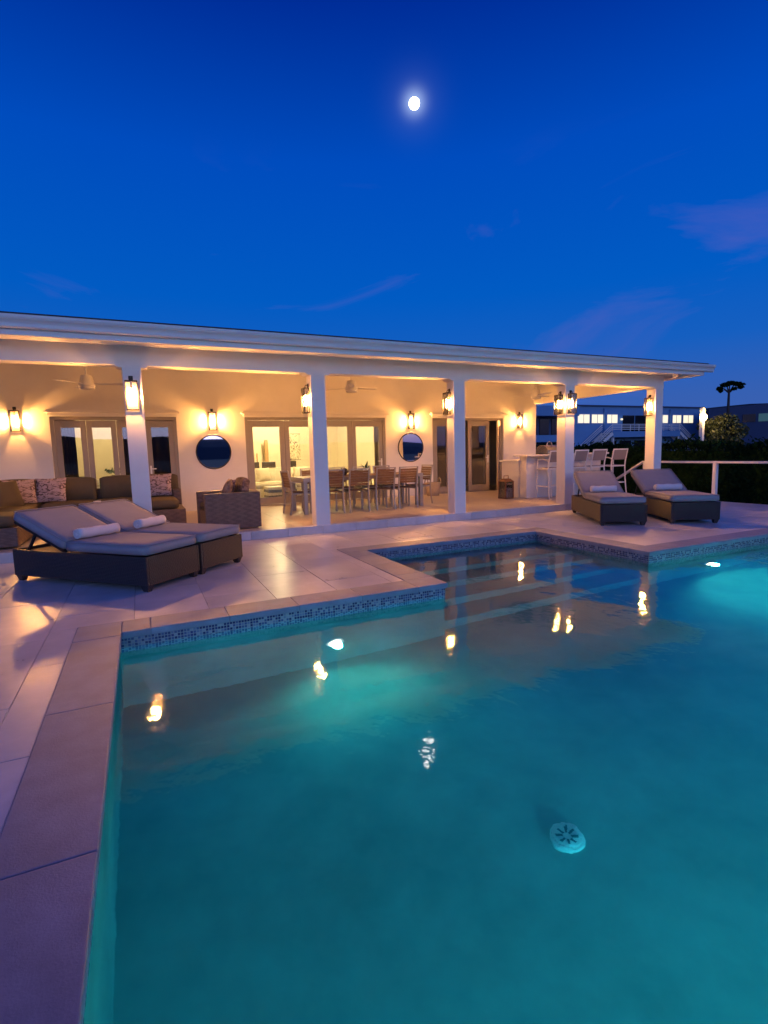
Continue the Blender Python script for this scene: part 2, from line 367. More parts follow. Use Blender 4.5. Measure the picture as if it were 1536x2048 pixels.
def tag(o, label=None, cat=None, group=None, kind=None):
    if label: o['label'] = label
    if cat: o['category'] = cat
    if group: o['group'] = group
    if kind: o['kind'] = kind
    return o
def thing(name, label, cat, loc=(0, 0, 0), rz=0, group=None):
    o = bpy.data.objects.new(name, None); o.empty_display_size = .2; COL.objects.link(o)
    o.location = loc; o.rotation_euler = (0, 0, rz)
    return tag(o, label, cat, group)
def copy_thing(root, loc, rz, label):
    r = root.copy(); COL.objects.link(r); r.location = loc; r.rotation_euler = (0, 0, rz); r['label'] = label
    def kids(src, dst):
        for c in list(src.children):
            d = c.copy(); COL.objects.link(d); d.parent = dst; kids(c, d)
    kids(root, r); return r
def boxobj(name, m, parent, *b, bevel=0, seg=1):
    return MB().box(*b).build(name, m, parent, bevel=bevel, seg=seg)
def soft(sx, sy, sz, r=.04, puff=.0, n=8):
    """a cushion: rounded box, centre at the origin, with a slight crown"""
    bm = bmesh.new(); bmesh.ops.create_cube(bm, size=1)
    for v in bm.verts: v.co = Vector((v.co.x*sx, v.co.y*sy, v.co.z*sz))
    bmesh.ops.subdivide_edges(bm, edges=[e for e in bm.edges if abs(e.verts[0].co.z-e.verts[1].co.z) < 1e-6], cuts=n, use_grid_fill=True)
    hx, hy, hz = sx/2, sy/2, sz/2
    for v in bm.verts:
        c = v.co
        q = Vector((max(-hx+r, min(hx-r, c.x)), max(-hy+r, min(hy-r, c.y)), max(-hz+r, min(hz-r, c.z))))
        d = c-q
        if d.length > 1e-6: c = q+d.normalized()*min(r, max(d.length, r))
        if puff:
            k = (1-(c.x/hx)**2)*(1-(c.y/hy)**2)
            c = Vector((c.x, c.y, c.z+math.copysign(puff*max(0, k), c.z)))
        v.co = c
    bmesh.ops.bevel(bm, geom=[e for e in bm.edges if e.calc_face_angle(0) > R(28)], offset=r*.3, segments=2, affect='EDGES', clamp_overlap=True)
    mb = MB(); bm.verts.ensure_lookup_table()
    mb.v = [v.co.copy() for v in bm.verts]; mb.f = [tuple(x.index for x in f.verts) for f in bm.faces]
    bm.free(); return mb
def pillow(wd, ht, th, n=10):
    """a scatter pillow standing in the local XZ plane"""
    mb = MB()
    for side in (-1, 1):
        k = len(mb.v)
        for i in range(n+1):
            for j in range(n+1):
                u = 2*i/n-1; v = 2*j/n-1
                t = ((1-u*u)*(1-v*v))**.45
                px = u*wd/2*(1-.07*(1-v*v)) ; pz = v*ht/2*(1-.07*(1-u*u))
                mb.v.append(Vector((px, side*th/2*t, pz)))
        for i in range(n):
            for j in range(n):
                a = k+i*(n+1)+j; mb.f.append((a, a+1, a+n+2, a+n+1) if side > 0 else (a, a+n+1, a+n+2, a+1))
    return mb
def place(mb, mtx): mb.v = [mtx @ v for v in mb.v]; return mb
def T(x, y, z): return Matrix.Translation((x, y, z))
def RZ(a): return Matrix.Rotation(a, 4, 'Z')
def RX(a): return Matrix.Rotation(a, 4, 'X')
def RY(a): return Matrix.Rotation(a, 4, 'Y')
def lamp(name, parent, loc, power, color, radius):
    d = bpy.data.lights.new(name, 'POINT'); d.energy = power; d.color = color; d.shadow_soft_size = radius
    o = bpy.data.objects.new(name, d); COL.objects.link(o); o.location = loc; o.parent = parent; return o

# ================================================================== SETTING
HS = .14            # porch floor height
YC = 8.438          # front of the columns
YW = 12.6           # porch back wall
PX0, PX1, PY0, PY1 = -.26, 10.6, -3.2, 4.462      # main pool
BX0, BX1, BY1 = 2.735, 5.785, 6.562               # step bay
CW = .30                                        # coping width
WATER = -.127
DX0, DX1, DY0 = -7.0, 12.26, -5.0               # deck limits

gr = MB()
GX0, GX1, GY0, GY1 = -6.9, 12.2, -4.9, 8.4      # the terrace stands here instead of garden
for x0, x1, y0, y1 in ((-3000, 3000, -3000, GY0), (-3000, 3000, GY1, 3000), (-3000, GX0, GY0, GY1), (GX1, 3000, GY0, GY1)):
    gr.quad((x0, y0, -1.05), (x1, y0, -1.05), (x1, y1, -1.05), (x0, y1, -1.05))
tag(gr.build('garden_ground', grass_m), kind='structure')

def rect_minus(rects, h):
    out = []
    for (x0, x1, y0, y1) in rects:
        a0, a1, b0, b1 = max(x0, h[0]), min(x1, h[1]), max(y0, h[2]), min(y1, h[3])
        if a0 >= a1 or b0 >= b1: out.append((x0, x1, y0, y1)); continue
        if y0 < b0: out.append((x0, x1, y0, b0))
        if b1 < y1: out.append((x0, x1, b1, y1))
        if x0 < a0: out.append((x0, a0, b0, b1))
        if a1 < x1: out.append((a1, x1, b0, b1))
    return out
holes = [(PX0-CW, PX1+CW, PY0-CW, PY1+CW), (BX0-CW, BX1+CW, PY1, BY1+CW)]
poolh = [(PX0, PX1, PY0, PY1), (BX0, BX1, PY1-.01, BY1)]

# deck slab, paving tiles, coping stones
slab = [(DX0, DX1, DY0, YC+.02), (11.3, DX1, YC+.02, 9.9)]
for h in [(a-.14, b+.14, c-.14, d+.14) for a, b, c, d in poolh]: slab = rect_minus(slab, h)
mb = MB()
for (x0, x1, y0, y1) in slab: mb.box(x0, x1, y0, y1, -1.2, -.010)
deck = tag(mb.build('pool_deck', grout), kind='structure')
TW, TL, G = .61, 1.22, .0022
cache = {}
def tile(name, x0, x1, y0, y1, z, m, parent, th=.009, bev=.002):
    sx, sy = round(x1-x0, 3), round(y1-y0, 3)
    if sx < .03 or sy < .03: return
    key = (name, sx, sy)
    if key not in cache:
        cache[key] = MB().box(-sx/2, sx/2, -sy/2, sy/2, -th, 0).mesh(name, m, bevel=bev)
    o = bpy.data.objects.new(name, cache[key]); COL.objects.link(o); o.location = ((x0+x1)/2, (y0+y1)/2, z+random.uniform(-.0008, .0008)); o.parent = parent
    o.rotation_euler = (random.uniform(-.0009, .0009), random.uniform(-.0009, .0009), 0)
i0 = -6
for i in range(i0, 21):
    xa = -.143+TW*i
    off = .61 if i % 2 else 0
    for j in range(-4, 8):
        ya = -.3+off+TL*j
        rs = [(max(xa, DX0), min(xa+TW, DX1), max(ya, -4.2), min(ya+TL, YC-.01))]
        if rs[0][0] >= rs[0][1] or rs[0][2] >= rs[0][3]: continue
        for h in holes: rs = rect_minus(rs, h)
        for (x0, x1, y0, y1) in rs: tile('paving_tile', x0+G, x1-G, y0+G, y1-G, 0, stone, deck)
OV = .03
def cope(x0, x1, y0, y1):
    sx, sy = round(x1-x0, 3), round(y1-y0, 3); key = ('cope', sx, sy)
    if key not in cache: cache[key] = MB().box(-sx/2, sx/2, -sy/2, sy/2, -.055, 0).mesh('coping_stone', coping_m, bevel=.009, seg=3)
    o = bpy.data.objects.new('coping_stone', cache[key]); COL.objects.link(o); o.location = ((x0+x1)/2, (y0+y1)/2, .008+random.uniform(-.001, .001)); o.parent = deck
def run_x(x0, x1, y0, y1, step, start):
    xs = [x0]+[start+step*k for k in range(-20, 40) if x0+.08 < start+step*k < x1-.08]+[x1]
    for a, b in zip(xs, xs[1:]): cope(a+.0006, b-.0006, y0, y1)
def run_y(y0, y1, x0, x1, step, start):
    ys = [y0]+[start+step*k for k in range(-20, 40) if y0+.08 < start+step*k < y1-.08]+[y1]
    for a, b in zip(ys, ys[1:]): cope(x0, x1, a+.0006, b-.0006)
run_y(PY0-CW, PY1+CW, PX0-CW, PX0+OV, 1.22, 1.93)
run_x(PX0+OV, BX0+OV-.002, PY1-OV, PY1+CW, .61, 1.20)
run_y(PY1+CW, BY1-OV, BX0-CW, BX0+OV, .61, 5.0)
run_x(BX0-CW, BX1+CW, BY1-OV, BY1+CW, .61, 3.05)
run_y(PY1+CW, BY1-OV, BX1-OV, BX1+CW, .61, 5.0)
run_x(BX1-OV+.002, PX1+CW, PY1-OV, PY1+CW, .61, 6.2)
run_x(PX0+OV, PX1+CW, PY0-CW, PY0+OV, .61, 1.2)
run_y(PY0+OV, PY1-OV, PX1-OV, PX1+CW, .61, 1.2)

# pool basin
D = -1.30
mb = MB()
mb.box(PX0-.14, PX1+.14, PY0-.14, BY1+.14, D-.15, D)
W_ = .14
def wallbox(x0, x1, y0, y1): mb.box(x0, x1, y0, y1, D, -.047)
wallbox(PX0-W_, PX0, PY0-W_, PY1+W_); wallbox(PX0, BX0-W_, PY1, PY1+W_); wallbox(BX0-W_, BX0, PY1, BY1+W_)
wallbox(BX0, BX1, BY1, BY1+W_); wallbox(BX1, BX1+W_, PY1, BY1+W_); wallbox(BX1+W_, PX1, PY1, PY1+W_)
wallbox(PX1, PX1+W_, PY0-W_, PY1+W_); wallbox(PX0, PX1, PY0-W_, PY0)
basin = tag(mb.build('pool_basin', plaster), kind='structure')
for k, (ya, z) in enumerate(((5.75, -.40), (5.36, -.63), (4.97, -.86), (4.58, -1.08))):
    boxobj('pool_step', plaster, basin, BX0, BX1, ya, BY1 if k == 0 else ya+.39, D, z, bevel=.015, seg=2)
mb = MB(); e = .006
def band(x0, x1, y0, y1): mb.box(x0, x1, y0, y1, -.235, -.049)
band(PX0, PX0+e, PY0, PY1-e); band(PX0+e, BX0+e, PY1-e, PY1); band(BX0, BX0+e, PY1, BY1-e); band(BX0, BX1, BY1-e, BY1)
band(BX1-e, BX1, PY1, BY1-e); band(BX1-e, PX1, PY1-e, PY1); band(PX1-e, PX1, PY0, PY1-e)
mb.build('mosaic_band', mosaic_m, basin)
# water: one closed body that runs a little into the walls
poly = [(PX0-.02, PY0-.02), (PX1+.02, PY0-.02), (PX1+.02, PY1+.02), (BX1+.02, PY1+.02), (BX1+.02, BY1+.02), (BX0-.02, BY1+.02), (BX0-.02, PY1+.02), (PX0-.02, PY1+.02)]
mb = MB().prism(poly, lambda p: (p[0], p[1], D-.03), lambda p: (p[0], p[1], WATER))
tag(mb.build('pool_water', water_m), kind='structure')

# porch floor
mb = MB().box(-7, 11.3, YC+.03, 12.58, -1.2, HS-.012)
porch = tag(mb.build('porch_floor', concrete), kind='structure')
for k in range(31):      # riser/nosing blocks of the step
    xa = -7+.61*k
    if xa > 11.28: break
    boxobj('step_stone', stone, porch, xa+.002, min(xa+.61, 11.3)-.002, YC-.014, YC+.14, .0, HS, bevel=.006, seg=2)
for i in range(-6, 19):
    xa = -.143+.61*i
    for j in range(7):
        ya = YC+.145+.61*j
        tile('porch_tile', xa+.002, min(xa+.608, 11.3), ya+.002, min(ya+.608, 12.575), HS, porch_stone, porch, th=.012, bev=.002)

# ================================================================== HOUSE
house = thing('house', 'long white villa with a columned porch lit by lanterns', 'house', (4.2, YW, 0))
HI = Matrix.Translation((-4.2, -YW, 0))
def hp(mb, name, m, parent=None, **k):
    """a part of the house, given in world coordinates"""
    if parent is None: place(mb, HI)
    else: place(mb, HI)
    return mb.build(name, m, parent or house, **k)
DOORS = [(-1.62, .80), (2.30, 5.98), (7.42, 9.86)]; DT = 2.27
mb = MB(); xs = -7
for a, b in DOORS:
    mb.box(xs, a, YW, YW+.22, 0, 3.7); mb.box(a, b, YW, YW+.22, DT, 3.7); mb.box(a, b, YW, YW+.22, 0, HS); xs = b
mb.box(xs, 11.1, YW, YW+.22, 0, 3.7); mb.box(10.88, 11.1, YW+.22, 18.4, -1.2, 3.7)
hp(mb, 'wall', stucco)
CX = [-2.93, -.142, 2.654, 5.446, 8.234, 11.011]; CWD = .252
for x in CX:
    mb = MB().box(x, x+CWD, YC, YC+CWD, HS-.02, 2.72)
    hp(mb, 'column', stucco, bevel=.008, seg=2)
# front beam with softened inner corners
poly = [(-7, 3.06), (-7, 2.70)]
for k, x in enumerate(CX):
    r_ = .09
    for q in range(5): a = q/4*math.pi/2; poly.append((x-r_*math.cos(a), 2.695-r_*.38*math.sin(a)))
    for q in range(5):
        if k == len(CX)-1: break
        a = (1-q/4)*math.pi/2; poly.append((x+CWD+r_*math.cos(a), 2.695-r_*.38*math.sin(a)))
poly += [(CX[-1]+CWD+.001, 2.66), (CX[-1]+CWD+.001, 3.06)]
mb = MB().prism(poly, lambda p: (p[0], YC-.002, p[1]), lambda p: (p[0], YC+CWD+.002, p[1]))
hp(mb, 'beam', stucco)
hp(MB().box(CX[-1]+.003, CX[-1]+CWD-.003, YC+CWD, YW, 2.70, 3.15), 'side_beam', stucco)
# porch ceiling and rafters
def cz(y): return 2.98+(y-8.44)*.145
hp(MB().prism([(YC+CWD, 3.151), (YW, 3.151), (YW, cz(YW)-.001), (YC+CWD, 3.1515)], lambda p: (CX[-1]+.01, *p), lambda p: (CX[-1]+CWD-.01, *p)), 'gable_infill', stucco)
mb = MB().prism([(8.6, cz(8.6)), (YW, cz(YW)), (YW, cz(YW)+.03), (8.6, cz(8.6)+.03)], lambda p: (-7, *p), lambda p: (11.2, *p))
ceil = hp(mb, 'porch_ceiling', white_paint)
for k in range(13):
    x = -5.6+1.395*k
    if x > 11: break
    hp(MB().prism([(8.7, cz(8.7)-.10), (YW, cz(YW)-.10), (YW, cz(YW)-.001), (8.7, cz(8.7)-.001)], lambda p: (x, *p), lambda p: (x+.07, *p)), 'rafter', white_paint, ceil)
# roof with eaves, fascia and gutter
EX = 12.0; EY = 7.96
rz0 = 3.165; sl = .155; RYm = 14.6
mb = MB()
def rp(x, y, z): return (x, y, z)
A = (-8, EY-.06, rz0); B = (EX+.06, EY-.06, rz0); C_ = (EX+.06-6.6, RYm, rz0+sl*6.7); Dd = (-8, RYm, rz0+sl*6.7); E_ = (EX+.06, 21.3, rz0); F_ = (-8, 21.3, rz0)
k = 0
for dz in (0, .028):
    for p in (A, B, C_, Dd, E_, F_): mb.v.append(Vector((p[0], p[1], p[2]+dz)))
for q in ((0, 1, 2, 3), (1, 4, 2), (4, 5, 3, 2)):
    mb.f.append(tuple(i+6 for i in q)); mb.f.append(tuple(reversed(q)))
mb.f += [(0, 6, 7, 1), (1, 7, 10, 4), (4, 10, 11, 5)]
roof = hp(mb, 'roof', shingle)
mb = MB().box(-8, EX, EY, EY+.03, 2.93, 3.16).box(EX-.03, EX, EY+.03, 19, 2.93, 3.16)
hp(mb, 'fascia', white_paint, roof, bevel=.004)
mb = MB().box(-8, EX-.03, EY+.03, YC-.004, 2.965, 2.985).box(11.27, EX-.03, YC-.004, 19, 2.965, 2.985)
hp(mb, 'soffit', white_paint, roof)
gp = [(0, 3.005), (-.055, 3.005), (-.07, 3.02), (-.072, 3.06), (-.085, 3.085), (-.105, 3.105), (-.115, 3.13), (-.115, 3.16), (-.10, 3.16), (-.10, 3.135), (0, 3.135)]
mb = MB().prism(gp, lambda p: (-8, EY-.001+p[0], p[1]), lambda p: (EX+.24, EY-.001+p[0], p[1]))
hp(mb, 'gutter', alu_white, roof)
hp(MB().box(11.42, 11.56, YC-.25, YC-.1, 2.90, 2.965), 'soffit_block', white_paint, roof)
# door hoods
for a, b in DOORS:
    mb = MB().box(a-.03, b+.03, YW-.035, YW, DT+.005, DT+.075).box(a-.08, b+.08, YW-.10, YW, DT+.076, DT+.115).box(a-.055, b+.055, YW-.065, YW, DT+.116, DT+.135)
    hp(mb, 'door_hood', stucco, bevel=.006)
# rooms behind the doors
mb = MB().box(1.55, 1.67, YW+.22, 18.2, 0, 2.9).box(6.65, 6.77, YW+.22, 18.2, 0, 2.9).box(-4.6, -4.48, YW+.22, 18.2, 0, 2.9).box(-4.6, 10.88, 18.2, 18.3, 0, 2.9)
mb.box(-4.48, 1.55, 16.2, 16.3, 0, 2.9)
hp(mb, 'interior_wall', cream)
hp(MB().box(-4.6, 10.88, YW+.22, 18.3, 2.9, 2.98), 'interior_ceiling', cream)
hp(MB().box(-4.6, 10.88, YW+.22, 18.3, 0, HS), 'interior_floor', room_tile)
hp(MB().box(6.78, 10.87, 15.0, 15.1, HS, 2.9), 'dark_partition', partition_m)

def door_set(x0, x1, leaves, label):
    """outer frame (part) with leaves, panes and handles as sub-parts"""
    fr = MB(); y0, y1 = YW+.03, YW+.15; fw_ = .07
    fr.box(x0, x0+fw_, y0, y1, HS+.02, DT-fw_).box(x1-fw_, x1, y0, y1, HS+.02, DT-fw_).box(x0, x1, y0, y1, DT-fw_, DT).box(x0, x1, y0, y1+.02, HS, HS+.02)
    f = hp(fr, 'folding_door', taupe, bevel=.004); f['label'] = label
    for (a, b, ang, hinge, handle) in leaves:
        wd = b-a; st = .105 if wd < .7 else .115; z0 = HS+.028; z1 = DT-fw_-.008; th = .045
        lf = MB(); lf.box(0, st, -th/2, th/2, z0, z1).box(wd-st, wd, -th/2, th/2, z0, z1).box(st, wd-st, -th/2, th/2, z1-.15, z1).box(st, wd-st, -th/2, th/2, z0, z0+.17)
        gb = MB().box(st-.01, wd-st+.01, -.004, .004, z0+.16, z1-.14)
        hd = MB()
        if handle:
            hx = .05 if handle < 0 else wd-.05
            hd.box(hx-.018, hx+.018, -th/2-.012, -th/2, .98, 1.2).box(hx-.055*(1 if handle > 0 else -1)-.05, hx-.055*(1 if handle > 0 else -1)+.05, -th/2-.05, -th/2-.03, 1.12, 1.14).box(hx-.01, hx+.01, -th/2-.05, -th/2-.012, 1.12, 1.14)
        mtx = (T(a, YW+.075, 0) @ RZ(ang)) if hinge == 'l' else (T(b, YW+.075, 0) @ RZ(ang) @ T(-wd, 0, 0))
        for q, nm, m_, bv in ((lf, 'leaf', taupe, .004), (gb, 'pane', door_glass, 0), (hd, 'handle', alu_white, 0)):
            if q.v: place(q, mtx); hp(q, nm, m_, f, bevel=bv)
    return f
def even(x0, x1, n, handles):
    xs = [x0+(x1-x0)*k/n for k in range(n+1)]
    return [(xs[k]+.003, xs[k+1]-.003, 0, 'l', handles.get(k, 0)) for k in range(n)]
door_set(-1.62, .80, even(-1.55, .73, 4, {2: 1, 3: -1}), 'closed taupe folding door behind the wicker sofa')
door_set(2.30, 5.98, even(2.37, 5.91, 4, {3: 1}), 'wide taupe glass door in front of the bright living room')
door_set(7.42, 9.86, [(7.49, 8.0, 0, 'l', 0), (8.0, 8.5, 0, 'l', 0), (8.64, 9.36, R(-3), 'l', 1), (9.36, 9.79, R(42), 'r', 0)], 'taupe folding door standing partly open to a dark room')
hp(MB().box(8.234-.006, 8.234, YC+.1, YC+.165, .42, .53), 'outlet_box', white_paint, bevel=.003)
hp(MB().box(5.446-.006, 5.446, YC+.1, YC+.165, .42, .53), 'outlet_box', white_paint, bevel=.003)

# ================================================================== LANTERNS
LC = (1, .57, .19)
def make_lantern(label, loc, rz, power):
    """lantern mounted on a face whose outward normal is local -Y; loc = centre of the back plate"""
    t = thing('wall_lantern', label, 'lantern', loc, rz, 'porch lanterns')
    wd, dp, ht = .155, .085, .40; g = .006; yb = -.014; y1 = yb-dp
    MB().box(-.03, .03, -.012, 0, .225, .285).build('back_plate', black_metal, t, bevel=.004)
    MB().tube([(0, -.008, .255), (0, -.04, .262), (0, yb-dp/2, .245), (0, yb-dp/2, .2)], .007, 6).build('arm', black_metal, t)
    fr = MB()
    for sx in (-1, 1):
        for yy in (yb, y1): fr.box(sx*wd/2-g, sx*wd/2+g, yy-g, yy+g, -ht/2, ht/2)
    for z in (-ht/2, ht/2):
        fr.box(-wd/2, wd/2, yb-g*.9, yb+g*.9, z-g, z+g).box(-wd/2, wd/2, y1-g*.9, y1+g*.9, z-g, z+g)
        fr.box(-wd/2-g*.9, -wd/2+g*.9, y1, yb, z-g, z+g).box(wd/2-g*.9, wd/2+g*.9, y1, yb, z-g, z+g)
    fr.build('frame', black_metal, t)
    MB().box(-wd/2-.004, wd/2+.004, y1-.004, yb+.004, ht/2+g+.0005, ht/2+g+.006).build('top_plate', black_metal, t)
    c = yb-dp/2
    for b in ((-wd/2+.008, wd/2-.008, y1-.0015, y1+.0015), (-wd/2+.008, wd/2-.008, yb-.0015, yb+.0015), (-wd/2-.0015, -wd/2+.0015, y1+.008, yb-.008), (wd/2-.0015, wd/2+.0015, y1+.008, yb-.008)):
        MB().box(*b, -ht/2+.008, ht/2-.008).build('glass_pane', lamp_glass, t)
    MB().tube([(0, c, ht/2+.005), (0, c, .10)], .014, 8).build('socket', brass, t)
    MB().lathe([(.006, -.075), (.016, -.065), (.023, -.04), (.025, -.01), (.02, .03), (.013, .065), (.011, .09)], 12, (0, c, 0)).build('bulb', bulb_m, t, smooth=True)
    return t
PW = 15
zc = 2.17
make_lantern('lit lantern on the back wall at the far left, above the sofa', (-2.19, YW, zc), 0, PW)
make_lantern('lit lantern on the back wall above the left round mirror', (1.57, YW, zc), 0, PW)
make_lantern('lit lantern on the back wall above the right round mirror', (6.73, YW, zc), 0, PW)
make_lantern('lit lantern on the back wall above the bar counter end', (10.45, YW, zc), 0, PW)
make_lantern('lit lantern on the front of the column behind the left loungers', (CX[1]+CWD/2-.02, YC, 2.26), 0, PW*.9)
make_lantern('lit lantern on the side of the column beside the dining table', (CX[2], YC+.15, 2.25), -math.pi/2, PW*.75)
make_lantern('lit lantern on the side of the column right of the dining chairs', (CX[3], YC+.15, 2.24), -math.pi/2, PW*.75)
make_lantern('lit lantern on the inner side of the column by the bar stools', (CX[4], YC+.15, 2.26), -math.pi/2, PW*.75)
make_lantern('lit lantern on the pool side of the column by the bar stools', (CX[4]+CWD/2, YC, 2.27), 0, PW*.9)
make_lantern('lit lantern on the inner side of the corner column by the railing', (CX[5], YC+.15, 2.25), -math.pi/2, PW*.75)

# ================================================================== MOON
mb = MB().lathe([(7.2*math.sin(math.pi*k/16)+1e-3, -7.2*math.cos(math.pi*k/16)) for k in range(17)], 24)
o = mb.build('moon', moon_m, smooth=True); o.location = MOON*900
tag(o, 'bright white moon high in the blue dusk sky', 'moon')

# ================================================================== MIRRORS
for x, lab in ((1.56, 'round black framed mirror between the left and middle doors'), (6.72, 'round black framed mirror right of the dining table')):
    t = thing('round_mirror', lab, 'mirror', (x, YW, 1.47), 0, 'round mirrors')
    def disc(r0, y0, y1): return MB().prism([(r0*math.cos(2*math.pi*k/48), r0*math.sin(2*math.pi*k/48)) for k in range(48)], lambda p: (p[0], y0, p[1]), lambda p: (p[0], y1, p[1]))
    disc(.375, -.014, -.001).build('mirror_glass', mirror_m, t)
    MB().tube([(.383*math.cos(2*math.pi*k/48), -.014, .383*math.sin(2*math.pi*k/48)) for k in range(49)], .013, 8, cap=False).build('frame', black_metal, t, smooth=True)

# ================================================================== CEILING FANS
def make_fan(loc, rz, label):
    x, y, z = loc
    t = thing('ceiling_fan', label, 'ceiling fan', loc, rz, 'porch ceiling fans')
    MB().tube([(0, 0, .13), (0, 0, cz(y)-z-.02)], .014, 8).build('down_rod', alu_white, t)
    MB().lathe([(.02, .0), (.055, -.01), (.06, -.05)], 16, (0, 0, cz(y)-z)).build('canopy', alu_white, t, smooth=True)
    MB().lathe([(.03, .15), (.09, .135), (.105, .06), (.12, .02), (.13, .0), (.13, -.05), (.115, -.06)], 20).build('motor', alu_white, t, smooth=True)
    MB().lathe([(.12, -.061), (.125, -.085), (.105, -.10), (.02, -.105)], 20).build('light_cap', alu_white, t, smooth=True)
    for k in range(3):
        a = 2*math.pi*k/3
        b = MB().prism([(.12, -.035), (.18, -.055), (.58, -.07), (.62, -.05), (.62, .04), (.58, .065), (.18, .05), (.12, .035)], lambda p: (p[0], p[1], -.012-.12*p[1]), lambda p: (p[0], p[1], -.003-.12*p[1]))
        place(b, RZ(a)); b.build('blade', white_paint, t)
    return t
make_fan((-.74, 10.5, 2.68), R(-12), 'white ceiling fan left of the first porch column')
make_fan((4.2, 10.5, 2.75), R(8), 'white ceiling fan above the dining table')
make_fan((9.25, 10.5, 2.70), R(20), 'white ceiling fan above the bar counter')

# ================================================================== SUN LOUNGERS
def make_lounger(label, N_, a, th, LEN=2.0, WD=.765):
    """N_: foot corner, a: direction towards the head; the width runs to local -Y"""
    rz = math.atan2(a[1], a[0])
    t = thing('sun_lounger', label, 'sun lounger', (N_[0], N_[1], 0), rz, 'wicker sun loungers')
    H0, H1 = .065, .365; wl = .03
    b = MB().box(0, LEN, -WD, -WD+wl, H0, H1).box(0, LEN, -wl, 0, H0, H1).box(0, wl, -WD+wl, -wl, H0, H1).box(LEN-wl, LEN, -WD+wl, -wl, H0, H1).box(wl, LEN-wl, -WD+wl, -wl, H1-.06, H1-.03)
    b.build('wicker_base', lounge_weave, t, bevel=.008, seg=2)
    for x in (.06, LEN-.06):
        for y in (-.05, -WD+.05):
            q = MB(); k = len(q.v)
            for (s_, z) in ((.055, H0+.01), (.03, 0)):
                for dx, dy in ((-1, -1), (1, -1), (1, 1), (-1, 1)): q.v.append(Vector((x+dx*s_, y+dy*s_*.8, z)))
            q.f = [(3, 2, 1, 0), (4, 5, 6, 7)]+[(i, (i+1) % 4, 4+(i+1) % 4, 4+i) for i in range(4)]
            q.build('foot', lounge_weave, t)
    hx = 1.17; ct = .12
    s1 = soft(hx+.0, WD+.0, ct, .035, .006); place(s1, T(hx/2-.005, -WD/2, H1+ct/2+.004)); s1.build('seat_cushion', grey_fabric, t, smooth=True)
    def piping(L_, mtx):
        r_ = .03; hx_, hy_ = L_/2-.012, WD/2-.012; pts = []
        for cx_, cy_, a0 in ((hx_-r_, hy_-r_, 0), (-hx_+r_, hy_-r_, 90), (-hx_+r_, -hy_+r_, 180), (hx_-r_, -hy_+r_, 270)):
            for q in range(4): a = R(a0+30*q); pts.append((cx_+r_*math.cos(a), cy_+r_*math.sin(a), 0))
        pts.append(pts[0]); q = MB().tube(pts, .0055, 5, cap=False); place(q, mtx); return q
    piping(hx, T(hx/2-.005, -WD/2, H1+ct-.006)).build('piping', grey_fabric, t, smooth=True)
    bl = .86
    mt = T(hx+.012, -WD/2, H1+.006) @ RY(-th)
    s2 = soft(bl, WD, ct, .035, .006); place(s2, mt @ T(bl/2, 0, ct/2+.006)); s2.build('back_cushion', grey_fabric, t, smooth=True)
    piping(bl, mt @ T(bl/2, 0, ct)).build('piping', grey_fabric, t, smooth=True)
    fr = MB().box(0, bl-.02, -WD/2+.03, -WD/2+.06, -.022, .003).box(0, bl-.02, WD/2-.06, WD/2-.03, -.022, .003)
    for k in range(4): fr.box(.05+k*.25, .09+k*.25, -WD/2+.06, WD/2-.06, -.02, .002)
    place(fr, mt); fr.build('back_frame', black_metal, t)
    e = mt @ Vector((bl*.62, 0, -.02))
    for y in (-WD/2+.08, WD/2-.08): MB().bar((e.x, -WD/2+y, e.z), (e.x+.16, -WD/2+y, H1-.03), .022).build('strut', black_metal, t)
    return t, (rz, hx, H1+ct)
def make_towel(label, N_, a, pos, ang, ln=.46):
    """rolled towel lying across a lounger; pos = (along, across) from the foot corner"""
    rz = math.atan2(a[1], a[0])
    w_ = Vector((N_[0], N_[1], 0))+Matrix.Rotation(rz, 3, 'Z') @ Vector((pos[0], -pos[1], 0))
    t = thing('rolled_towel', label, 'towel', (w_.x, w_.y, .492+.0), rz+math.pi/2+ang, 'rolled white towels')
    pts = []
    turns = 3.2; n = 60; r1 = .064
    def rr(q): return .010+(r1-.012-.010)*q
    for i in range(n+1):
        q = i/n; an = q*turns*2*math.pi; r_ = rr(q); pts.append((r_*math.cos(an), r_*math.sin(an)))
    inn = pts; out = []
    for i in range(n+1):
        q = i/n; an = q*turns*2*math.pi; r_ = rr(q)+.0125; out.append((r_*math.cos(an), r_*math.sin(an)*.97))
    mb = MB(); m_ = 9
    for j in range(m_+1):
        x = -ln/2+ln*j/m_; sag = .004*math.sin(j*1.7)
        for p in inn: mb.v.append(Vector((x, p[0], .062+p[1]+sag)))
        for p in out: mb.v.append(Vector((x, p[0], .062+p[1]+sag)))
    K = 2*(n+1)
    for j in range(m_):
        for i in range(n):
            for o_, fl in ((0, 1), (n+1, 0)):
                a_ = j*K+o_+i; f = (a_, a_+1, a_+1+K, a_+K); mb.f.append(f if fl else f[::-1])
        a_ = j*K+n; mb.f.append((a_, a_+n+1, a_+n+1+K, a_+K))
    for j in (0, m_):
        for i in range(n): a_ = j*K+i; mb.f.append((a_, a_+1, a_+1+n+1, a_+n+1))
    mb.build('roll', towel_m, t, smooth=True)
    return t
a1 = (-.690, .724); b1 = (.724, .690)
N1 = (-.02, 5.66); N2 = (N1[0]+b1[0]*.80, N1[1]+b1[1]*.80)
a3 = (.523, .852); N3 = (7.056, 6.40); a4 = (.505, .863); N4 = (8.17, 5.90)
make_lounger('dark wicker lounger nearest the pool in the left pair', N1, a1, R(22))
make_lounger('dark wicker lounger nearer the porch in the left pair', N2, a1, R(22))
make_lounger('wicker lounger in front of the bar stools, left of the right pair', N3, a3, R(27))
